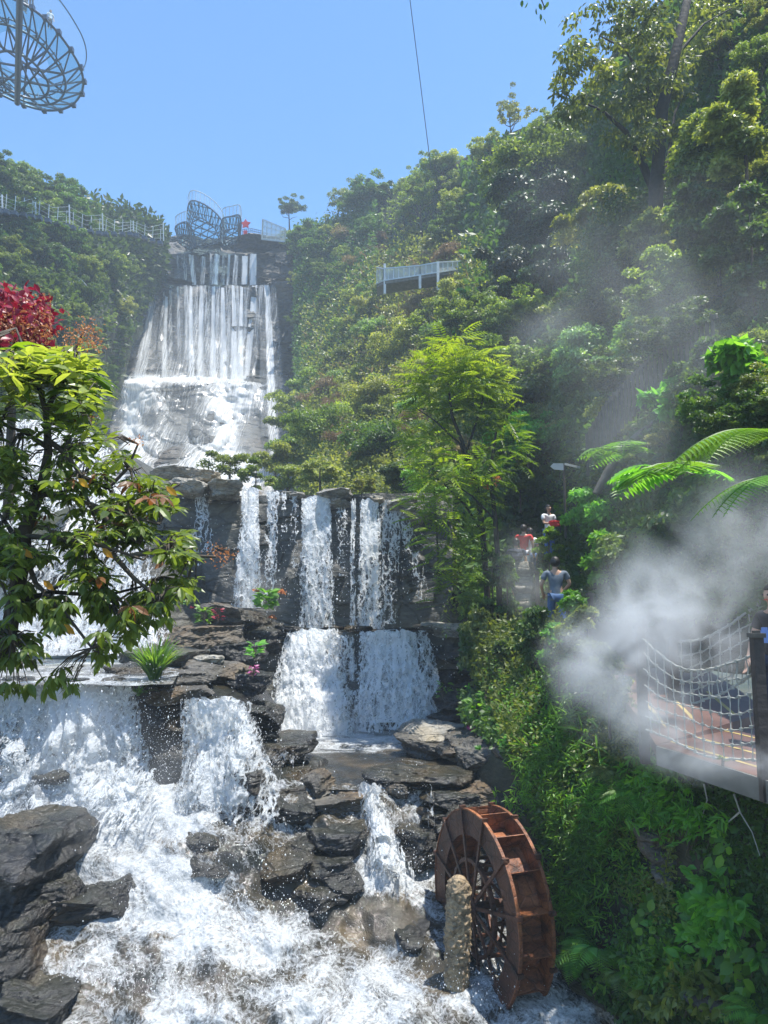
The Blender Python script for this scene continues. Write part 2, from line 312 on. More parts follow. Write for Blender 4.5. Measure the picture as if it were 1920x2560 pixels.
DL = TPS([(-200,350,66),(0,395,76),(150,465,85),(300,495,95),(450,540,105),(560,560,112),(0,600,62),(200,650,75),(380,650,93),(0,800,48),(200,800,62),(330,850,88),(0,1000,33),(150,1050,42),(290,1050,70),
 (-300,600,48),(-300,1000,24),(0,1250,24),(250,1200,26),(-300,1300,18),(400,760,100),(340,1000,86)])
DB = TPS([(1110,1560,20.5),(1200,1600,17.5),(1330,1560,17),(1250,1850,13.5),(1300,2000,12.3),(1380,2200,11.2),(1500,2450,9.8),(1700,2560,8.5),(1920,2560,7.2),(1920,2200,7.3),(1700,2000,8.9),(1600,1800,9.6),(1480,1680,12),(1400,1560,15),(1700,2300,8.7),
 (1180,1750,16.5),(2200,2300,6),(1500,2800,8.4),(1900,3000,6),(2200,2900,5.4),(1450,1800,12),(1920,2040,7.3),(1360,2600,9.6),(1250,2300,11.8)])
DV = TPS([(-400,1690,12.6),(0,1700,13),(200,1705,13),(330,1700,13.2),(480,1740,13.2),(620,1745,13.4),(0,1850,12.6),(200,1850,12.5),(430,1900,12.9),(600,1900,12.8),(760,1900,13.6),(0,2000,12),(200,2050,11.6),(450,2020,12.3),
 (700,2010,12.6),(850,2080,12.6),(1000,1990,13.2),(1000,2120,12.6),(1090,2250,11.9),(300,2200,11),(600,2200,11.3),(850,2250,11.6),(500,2350,10.5),(0,2300,10.4),(1000,2400,10.9),(1250,2490,10.3),(1400,2480,10.2),
 (500,2560,9.5),(1000,2560,9.75),(1400,2600,9.4),(0,2560,9.3),(500,2900,8.1),(1200,2900,8.1),(0,2900,8),(-400,2300,10.2),(-400,2900,8),(1600,2900,8),(1250,2300,11.6),(1150,2100,13)])
# ------------------------------------------------------------------ ground and slopes
def ground_sheet(name, mat, DF, x0, x1, top, bot, nu, nv, amp, kind='structure', back=40):
    px = np.linspace(x0, x1, nu); u = np.linspace(0, 1, nv)[:, None]; pxx = np.broadcast_to(px, (nv, nu))
    t = top(px)[None]; b = bot(px)[None]; pyy = t + (b - t) * u
    D = DF(pxx, pyy); V = P(pxx, pyy, D).reshape(-1, 3)
    am = amp * D.reshape(-1) / 50; n = fbm(V * (8 / np.maximum(D.reshape(-1, 1), 8)), 4, 3)
    V[:, 1] += n * am * 2; V[:, 2] += n * am
    if back:
        V0 = V[:nu].copy(); V0[:, 1] += back; V0[:, 2] -= 3; V = np.r_[V0, V]; nv += 1
    m = MB(); m.add(V, grid_faces(nu, nv)); o = m.build(name, mat, smooth=True); tag(o, kind=kind); return o
sky_r = lambda x: np.interp(x, [560,640,700,760,820,880,960,1040,1120,1200,1280,1360,1420,1500,1600,1700,1920,2300], [640,630,600,575,560,530,490,440,420,370,330,300,270,170,60,-40,-200,-300])
sky_l = lambda x: np.interp(x, [-400,-100,0,100,200,300,400,450,520,600], [330,400,440,470,505,535,570,600,612,620])
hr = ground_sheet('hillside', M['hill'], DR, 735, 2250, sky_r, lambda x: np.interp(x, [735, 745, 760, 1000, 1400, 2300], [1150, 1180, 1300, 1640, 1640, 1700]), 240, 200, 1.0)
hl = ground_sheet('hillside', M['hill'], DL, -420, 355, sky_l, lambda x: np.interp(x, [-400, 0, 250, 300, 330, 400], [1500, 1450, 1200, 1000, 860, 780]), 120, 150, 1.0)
bk = ground_sheet('riverbank', M['earth'], DB, 1185, 2250, lambda x: np.interp(x, [1185, 1400, 1500, 1600, 1640, 1760, 1920, 2250], [1560, 1560, 1690, 1800, 1905, 1950, 2005, 2080]), lambda x: np.interp(x, [1185, 1260, 1340, 1420, 1520, 1620, 1800, 2250], [1960, 2050, 2330, 2450, 2520, 2600, 2750, 3000]), 200, 200, .9, back=1.5)
g = MB(); g.add([(-700, -300, -9), (700, -300, -9), (700, 900, -9), (-700, 900, -9)], [(0, 1, 2, 3)]); tag(g.build('ground', M['hill']), kind='structure')

# wall of blocks with ledges: used for the far cliff and for the dam-like middle wall
def cliff_sheet(name, mat, x0, x1, y0, y1, DY, nu, nv, a1, a2, bs, topback=6):
    px = np.linspace(x0, x1, nu); t0 = y0(px) if callable(y0) else np.full(nu, y0); X = np.broadcast_to(px, (nv, nu)); Yp = t0[None] + (y1 - t0[None]) * np.linspace(0, 1, nv)[:, None]; D = DY(X, Yp)
    V = P(X, Yp, D).reshape(-1, 3); q = V * np.array([1 / bs[0], .1 / bs[0], 1 / bs[1]])
    q[:, 0] += np.floor(q[:, 2]) * .37; c = np.floor(q + fbm(V / bs[0] * .8, 2, 5)[:, None] * .5)
    blk = _H[((c[:, 0].astype(int) * 7919) ^ (c[:, 2].astype(int) * 104729)) & 65535] - .5
    V[:, 1] += blk * a1 + fbm(V / bs[0] * .5, 5, 9) * a2; V[:, 2] += fbm(V / bs[0], 3, 4) * a2 * .2
    V0 = V[:nu].copy(); V0[:, 1] += topback; V = np.r_[V0, V]
    m = MB(); m.add(V, grid_faces(nu, nv + 1)); o = m.build(name, mat, smooth=False); return tag(o, kind='structure')
def DCL(X, Y):    # the far cliff: an upper step, a long face, then boulders leaning out
    base = np.interp(Y, [600, 628, 632, 706, 712, 940, 960, 1060, 1130, 1260], [108, 107, 102, 101, 98.5, 95.5, 92, 88, 82, 66])
    b = np.zeros_like(base)
    for cx, cy, rx, ry, h in ((370,1035,50,62,5),(455,1000,110,110,4),(525,1060,55,70,6),(430,1090,80,60,5),(330,960,70,40,2.5),(640,1080,90,60,2),(480,1170,90,60,5),(340,1120,60,60,4),(400,950,110,30,3)):
        r = 1 - ((X - cx) / rx) ** 2 - ((Y - cy) / ry) ** 2; b += np.sqrt(np.clip(r, 0, None)) * h * .42
    return base - b
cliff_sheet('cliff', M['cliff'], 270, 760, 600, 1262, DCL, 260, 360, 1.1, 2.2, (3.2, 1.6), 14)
LIPY = lambda X: np.interp(X, [380, 480, 600, 700, 850, 1040, 1120], [1205, 1212, 1222, 1235, 1252, 1262, 1270])
cliff_sheet('wall', M['cliff_near'], 360, 1130, 1236, 1600, lambda X, Y: np.interp(Y, [1236, 1600], [21.3, 20.9]) + 0 * X, 300, 170, .22, .35, (1.3, .75), 5)
cliff_sheet('wall', M['cliff_near'], 560, 1190, 1578, 1860, lambda X, Y: np.interp(Y, [1578, 1696, 1704, 1860], [20.1, 19.9, 19.45, 19.2]) + 0 * X, 240, 140, .2, .3, (1.1, .6), 3)
# left stepped wall behind the near tree, under the left-hand cascades
LTOP = lambda x: np.interp(x, [-500, 120, 230, 300, 380, 520], [1046, 1050, 1080, 1150, 1205, 1235])
cliff_sheet('wall', M['cliff_near'], -500, 520, LTOP, 1640, lambda X, Y: np.interp(Y, [1040, 1180, 1185, 1340, 1345, 1640], [26.5, 24.5, 22.5, 21, 19.4, 18]) + np.clip(X - 330, 0, 200) * .012, 300, 200, .5, .8, (1.3, .7), 8)
cliff_sheet('wall', M['rock_wet'], -500, 640, lambda x: np.interp(x, [-500, 440, 560, 600, 640], [1712, 1722, 1760, 1820, 1960]), 2060, lambda X, Y: np.interp(Y, [1712, 2060], [13.75, 13.3]) + 0 * X, 320, 140, .3, .45, (.9, .45), 4)

# ------------------------------------------------------------------ water
def set_uv(o, U):
    l = o.data.uv_layers.new(name='UVMap'); n = len(o.data.loops); vi = np.zeros(n, np.int32); o.data.loops.foreach_get('vertex_index', vi)
    l.data.foreach_set('uv', np.asarray(U, np.float32)[vi].ravel())
def water_sheet(name, mat, lft, rgt, yt, yb, Dt, cov, nu=60, nv=120, wob=.06, seed=0, parent=None, sc=1.0, bulge=.0, off=0., ns=1.0):
    """a falling sheet: lft/rgt are photo x at several heights, yt..yb photo y, Dt depth along it"""
    v = np.linspace(0, 1, nv)[:, None]; u = np.linspace(0, 1, nu)[None]
    k = np.linspace(0, 1, len(lft)); L = np.interp(v, k, lft); Rr = np.interp(v, k, rgt); X = L + (Rr - L) * u
    rag = (vnoise(np.stack([u[0] * len(u[0]) * .16 + seed, 0 * u[0] + seed, 0 * u[0]], 1), 5) - .5) * (3 if ns < 1 else 11) + (0 if ns < 1 else 5) * (2 * u[0] - 1) ** 2
    Yy = (yt + (yb - yt) * v) + rag[None] * (1 - v); D = np.interp(v, np.linspace(0, 1, len(Dt)), Dt) + 0 * u - bulge * np.sin(np.pi * u) + off
    V = P(X, Yy, D).reshape(-1, 3); n = fbm(V * np.array([3, 3, .8]) * sc * ns + seed * 5, 4, seed)
    V[:, 1] += n * wob * 4; V[:, 0] += fbm(V * np.array([1.5, 1.5, .7]) * sc * ns + 9, 3, seed + 2) * wob
    uu = np.stack([(u + 0 * v).ravel() * (4 + 2 * len(cov)), (v + 0 * u).ravel() * 1.5, 0 * V[:, 0] + seed], 1); ed = np.minimum(1, np.minimum(u, 1 - u) * 4 * (.5 + vnoise(uu * np.array([0, 5, 1]), 3).reshape(nv, nu))) ** .7
    cv = np.interp(v, np.linspace(0, 1, len(cov)), cov) * (.45 + .55 * ed) * (.86 + .26 * vnoise(uu, 9).reshape(nv, nu)) + 0 * u
    cv = cv * np.where((u < .012) | (u > .988), 0, 1)
    m = MB(); m.add(V, grid_faces(nu, nv)); o = m.build(name, mat, parent, smooth=True); tag(o, kind='structure') if not parent else None
    vattr(o, 'cov', cv.ravel()); set_uv(o, np.stack([V[:, 0] * sc + seed * 3.1, V[:, 2] * sc], 1)); return o
# far waterfall: upper tier and main tier, many separate strands
up = [(396,412,398,424,.85),(418,424,418,430,.4),(440,446,440,452,.5),(452,466,456,474,.5),(472,484,480,492,.66),(503,515,500,512,.62),(526,532,524,534,.5),(538,550,530,545,.72),(555,562,550,560,.5),(570,575,564,570,.72),(584,594,580,592,.66),(606,620,604,618,.88),(624,641,622,640,.9)]
for i, (a, b, c, d, cv) in enumerate(up):
    water_sheet('waterfall', M['fall'], (a - 1, c - 1), (b + 1, d + 2), 634 + (i % 3) * 3, 712, (101, 100.2), (cv + .06, cv), 24, 30, .12, i, ns=.12)
mn = [(372,400,325,372,.62),(410,424,398,426,.75),(440,452,438,460,.5),(456,476,458,500,.5),(470,486,466,492,.72),(494,514,486,522,.74),(524,542,518,548,.74),(548,566,545,585,.74),(576,592,570,606,.76),(596,612,585,616,.74),
      (622,654,592,622,.72),(654,684,668,712,.62)]
for i, (a, b, c, d, cv) in enumerate(mn):
    for k in range(3):      # a core and two thinner threads either side
        w0, w1 = (b - a), (d - c); f0 = (.2, -.25, .72)[k]; f1 = (.72, .18, 1.2)[k]; y0 = 713 + (i * 7) % 5; y1 = (1150 if i == 11 else 955 + 14 * (i % 4)) + (50 if i in (7, 8, 9, 10) else 0) - (0, 60, 30)[k]
        g0, g1 = (a + w0 * f0, a + w0 * f1); h0, h1 = (c + w1 * (f0 - .12), c + w1 * (f1 + .12)); cc_ = cv + (.16, -.22, -.18)[k]
        water_sheet('waterfall', M['fall'], (g0, g0 * .55 + h0 * .45, h0), (g1, g1 * .55 + h1 * .45, h1), y0, y1, (98.2 - .2 * k, 94.5, 86, 77) if i == 11 else (98.2 - .2 * k, 95.4, 90.8), (cc_, cc_, cc_ - .08, cc_ - .22), 16, 60, .16, 20 + i * 3 + k, ns=.12)
water_sheet('waterfall', M['fall'], (385, 345, 318), (640, 630, 628), 716, 965, (97.6, 95, 90.4), (.0, .12, .38, .46), 90, 60, .2, 71, ns=.12)
# white water spreading over the boulders at its foot
def drape(name, mat, x0, x1, y0, y1, nu, nv, off, covf, uvs=1.0, DF=DCL, seed=0, amp=.3):
    px = np.linspace(x0, x1, nu); t0 = y0(px) if callable(y0) else np.full(nu, y0); X = np.broadcast_to(px, (nv, nu)); Yp = t0[None] + (y1 - t0[None]) * np.linspace(0, 1, nv)[:, None]; D = DF(X, Yp) - off
    V = P(X, Yp, D).reshape(-1, 3); V[:, 1] += fbm(V * .6, 4, seed) * amp
    m = MB(); m.add(V, grid_faces(nu, nv)); o = m.build(name, mat, smooth=True); tag(o, kind='structure')
    vattr(o, 'cov', covf(X, Yp).ravel()); set_uv(o, np.stack([V[:, 0] * uvs, V[:, 2] * uvs], 1)); return o
def gb(X, Y, *bl):
    s = 0 * X
    for cx, cy, rx, ry, h in bl: s = s + h * np.exp(-((X - cx) / rx) ** 2 - ((Y - cy) / ry) ** 2)
    return s
def covA(X, Y):
    c = .60 + gb(X, Y, (370,1045,30,30,-.4),(455,1050,34,44,-.36),(520,1065,26,40,-.3),(440,1130,40,26,-.3),(450,980,50,25,-.2),(650,1090,50,60,-.65),(590,1010,60,60,.25),(320,1080,60,80,.25),(400,945,130,12,.35),(490,1160,50,60,.15),(340,980,60,60,.2),(560,1100,50,80,.25),(600,1180,60,40,.3))
    e = np.clip((X - 285 + (Y - 940) * .08) / 40, 0, 1) * np.clip((730 - X) / 50, 0, 1) * np.clip((Y - 925) / 20, 0, 1); return np.clip(c, 0, 1) * e
drape('waterfall', M['fall'], 250, 740, 925, 1258, 150, 110, 1.3, covA, 1, DCL, 3, 1.2)
def covB(X, Y):
    c = .52 + gb(X, Y, (60,1120,200,60,.2),(100,1350,200,60,.15),(100,1580,260,90,.35)); e = np.clip((450 - X - (1600 - Y) * .2) / 60, 0, 1); return c * e
DLW = lambda X, Y: np.interp(Y, [1040, 1180, 1185, 1340, 1345, 1640], [26.5, 24.5, 22.5, 21, 19.4, 18])
drape('waterfall', M['fall_near'], -450, 440, LTOP, 1640, 220, 220, .75, covB, 1, DLW, 5, .5)
drape('waterfall', M['fall_near'], -450, 440, 1200, 1640, 200, 180, 1.25, lambda X, Y: covB(X, Y) - .06, 1.1, DLW, 8, .5)
# middle curtain falls: strands off the lip
cur = [((488,484,470),(520,528,545),1228,1380,.5,1),((606,600,586,578),(646,648,652,660),1222,1520,.78,2),((664,660,652),(700,696,694),1226,1505,.62,1),((704,704),(716,720),1228,1330,.4,1),
       ((752,752,748,744),(826,832,838,840),1243,1570,.76,2),((876,874,872),(890,888,886),1248,1590,.66,1),((900,898,892,888),(948,952,954,964),1250,1572,.72,2),((946,952,954),(1008,998,992),1252,1560,.56,1),((992,1002,1024,1040),(1016,1044,1060,1076),1262,1500,.46,1),((724,722),(746,750),1240,1420,.38,1),((840,838),(872,870),1262,1440,.3,1)]
for i, (a, b, y0, y1, cv, n) in enumerate(cur):
    for k in range(n):
        water_sheet('waterfall', M['fall_near'], a, b, y0, y1, (21.0 - .16 * k, 20.55 - .16 * k, 20.35 - .16 * k), (cv + .22, cv, cv - .08, cv - .1), 40, 110, .05, 40 + i * 2 + k, sc=1.15 - .2 * k)
# lower tier
low = [((716,690,672,662),(846,862,874,884),1572,1838,.82,(19.95,19.6,19.0,18.7),2),((730,700,690,680),(800,800,790,790),1580,1835,.92,(19.8,19.4,18.8,18.5),1),((842,868,880),(880,905,930),1590,1835,.55,(19.9,19.5,18.9),1),
       ((900,896,888,880),(1068,1092,1106,1116),1576,1806,.72,(19.9,19.6,19.1,18.9),2),((905,900,892),(1000,990,960),1578,1830,.72,(19.8,19.3,18.7),1),((872,870),(886,888),1590,1815,.6,(19.8,19.5),1),((980,960,950),(1080,1100,1110),1700,1825,.74,(19.2,18.9,18.6),1),((690,672,664),(880,884,886),1702,1842,.9,(19.3,18.9,18.5),1)]
for i, (a, b, y0, y1, cv, dd, n) in enumerate(low):
    for k in range(n):
        water_sheet('waterfall', M['fall_near'], a, b, y0, y1, [q - .18 * k for q in dd], (cv + .08, cv, cv - .03, cv), 70, 130, .07, 80 + i * 3 + k, sc=1.1 - .15 * k, bulge=.25)
# small spill between the centre rocks, second near fall, first near fall
nr = [((896,905,915,915),(950,975,1010,1040),1962,2200,.88,(13.2,12.9,12.3,11.9),2),((452,446,440,430),(610,650,690,720),1746,2060,.86,(13.2,12.95,12.7,12.4),3),((585,600,625),(640,665,700),1752,1960,.6,(13.6,13.3,13),1),
      ((-120,-60,-20,-40),(350,372,395,430),1706,2070,.97,(13.05,12.8,12.4,11.8),2),((90,60,40),(330,380,420),1730,2050,.86,(12.9,12.5,12.1),1),((1060,1064),(1084,1090),1960,2080,.45,(12.9,12.8),1),((-300,-260),(0,10),1700,1960,.7,(13,12.6),1),((628,640),(800,800),1885,1960,.35,(14.0,13.9),1)]
for i, (a, b, y0, y1, cv, dd, n) in enumerate(nr):
    for k in range(n):
        water_sheet('waterfall', M['fall_front'], a, b, y0, y1, [q - .14 * k for q in dd], (cv, cv, cv - .08 - .03 * k, cv - .05, cv - .5), 90, 130, .12, 120 + i * 3 + k, sc=1.25 - .12 * k, bulge=.2)
# river: one rough sheet
nu, nv = 640, 460
px = np.linspace(-420, 1640, nu); py = np.linspace(1960, 2950, nv); X, Yp = np.meshgrid(px, py); D = DV(X, Yp)
V = P(X, Yp, D).reshape(-1, 3)
foam = .42 + gb(X, Yp, (480,2260,170,140,.28),(150,2080,260,130,.28),(430,2050,120,60,.2),(980,2190,70,90,.35),(880,2440,250,90,.16),(560,2140,60,60,-.25),(1020,2330,120,60,-.12),(700,2220,90,40,-.5),(900,2300,120,50,-.28),(620,2440,120,30,-.16),(330,2500,80,40,-.1),
    (1000,2300,90,40,-.22),(1350,2530,130,50,.14),(1100,2420,60,40,-.2),(450,2420,80,24,-.08),(560,2540,300,60,.12),(620,2330,200,60,.12),(1080,2260,30,120,.2),(240,2460,100,50,-.05),(720,2180,160,100,-.25),(900,2300,170,60,-.26),(1000,2400,90,40,-.15),(1180,2540,90,30,-.1))
fl = foam.ravel(); am = .05 + .12 * fl
dn = fbm(V * np.array([1.3, 1.1, .8]), 3, 31) * .3 + fbm(V * np.array([3.2, 2.6, 3]), 5, 33, .42) * am * 1.3; V[:, 2] += dn * .7; V[:, 1] -= dn * .75
o = MB().add(V, grid_faces(nu, nv)).build('river', M['river'], smooth=True); tag(o, kind='structure'); vattr(o, 'foam', fl); set_uv(o, np.stack([V[:, 0], (V[:, 1] + V[:, 2]) * .8], 1))
def flat_water(name, x0, x1, y0, y1, z, foamf, nu=160, nv=100, seed=0):
    a, b = on_plane(x0[0], y0, z), on_plane(x1[0], y0, z); c, d = on_plane(x0[1], y1, z), on_plane(x1[1], y1, z)
    u = np.linspace(0, 1, nu)[None, :, None]; v = np.linspace(0, 1, nv)[:, None, None]
    V = ((a * (1 - u) + b * u) * (1 - v) + (c * (1 - u) + d * u) * v).reshape(-1, 3); vv = (v + 0 * u)[..., 0].ravel(); uu = (u + 0 * v)[..., 0].ravel()
    f = foamf(uu, vv); V[:, 2] += fbm(V * np.array([2, 3, 1]), 4, seed) * (.02 + .07 * np.clip(f, 0, 1))
    o = MB().add(V, grid_faces(nu, nv)).build(name, M['river'], smooth=True); tag(o, kind='structure'); vattr(o, 'foam', f); set_uv(o, V[:, :2] * .8); return o
ZP = float(P(900, 1850, 17.9)[2])
flat_water('pool', (600, 560), (1180, 1240), 1822, 1975, ZP, lambda u, v: .34 + .55 * np.exp(-(v / .28) ** 2) - .0 * u + .12 * np.exp(-((u - .25) / .2) ** 2) - .2 * (v > .5) * (u > .3))
flat_water('pool', (-500, -600), (480, 430), 1632, 1712, float(P(100, 1700, 13.1)[2]), lambda u, v: .38 + .4 * np.exp(-(v / .3) ** 2))

# ------------------------------------------------------------------ rocks
_cs = None
def cubesphere(n=32):
    global _cs
    if _cs is not None: return _cs
    a = np.tan(np.linspace(-np.pi / 4, np.pi / 4, n)); A, B = np.meshgrid(a, a); o = np.ones_like(A); V = []; F = []; k = 0
    for s in ((A, B, o), (-A, B, -o), (o, A, B), (-o, -A, B), (A * -1, o, B), (A, -o, B)):
        v = np.stack(s, -1).reshape(-1, 3); V.append(v / np.linalg.norm(v, axis=1)[:, None]); F.append(grid_faces(n, n) + k); k += n * n
    _cs = (np.concatenate(V), np.concatenate(F)); return _cs
def rock_verts(seed, size, rough=.1, flat=0., strat=.06, planes=13):
    rs = np.random.RandomState(seed); V, F = cubesphere(); nn = rs.normal(size=(planes, 3)); nn[:, 2] *= .8
    nn = np.r_[nn / np.linalg.norm(nn, axis=1)[:, None], [(0, 0, 1), (0, 0, -1)]]; d = np.r_[rs.uniform(.68, 1., planes), [.62, .7]]
    dt = V @ nn.T; r = np.min(np.where(dt > .05, d / np.maximum(dt, .05), 9), axis=1); r = np.minimum(r, 1.25)
    q = V * r[:, None]; q = q * np.array(size) / 2
    s = max(size); n = fbm(q / s * np.array([3.2, 3.2, 4.5]) + seed, 6, seed % 97, .62); lay = vnoise(np.c_[q[:, :2] / s * 1.2, q[:, 2] / s * 14] + seed, 5) - .5
    rad = q / (np.linalg.norm(q, axis=1)[:, None] + 1e-9)
    q = q + rad * (n * rough * s * .7 + 0)[:, None]; q[:, :2] += rad[:, :2] * (lay * strat * s * 1.4)[:, None]
    return q, F
def rock(px, py, Y, w, h, depth, label, mat='rock', rot=0, tilt=(0, 0), seed=1, rough=.1, strat=.06, group=None, name='rock', cat='rock', parent=None):
    """px,py photo centre; w,h photo size in pixels; depth in metres"""
    s = (w * mpp(Y) * 1.08, depth, h * mpp(Y) * 1.15); q, F = rock_verts(seed, s, rough, strat=strat)
    m = Matrix.Rotation(R(rot), 3, 'Z') @ Matrix.Rotation(R(tilt[0]), 3, 'X') @ Matrix.Rotation(R(tilt[1]), 3, 'Y'); q = q @ np.array(m).T
    c = P(px, py, Y + depth * .35); o = MB().add(q, F).build(name, M[mat], smooth=False); o.location = c; tag(o, label, cat, group); return o
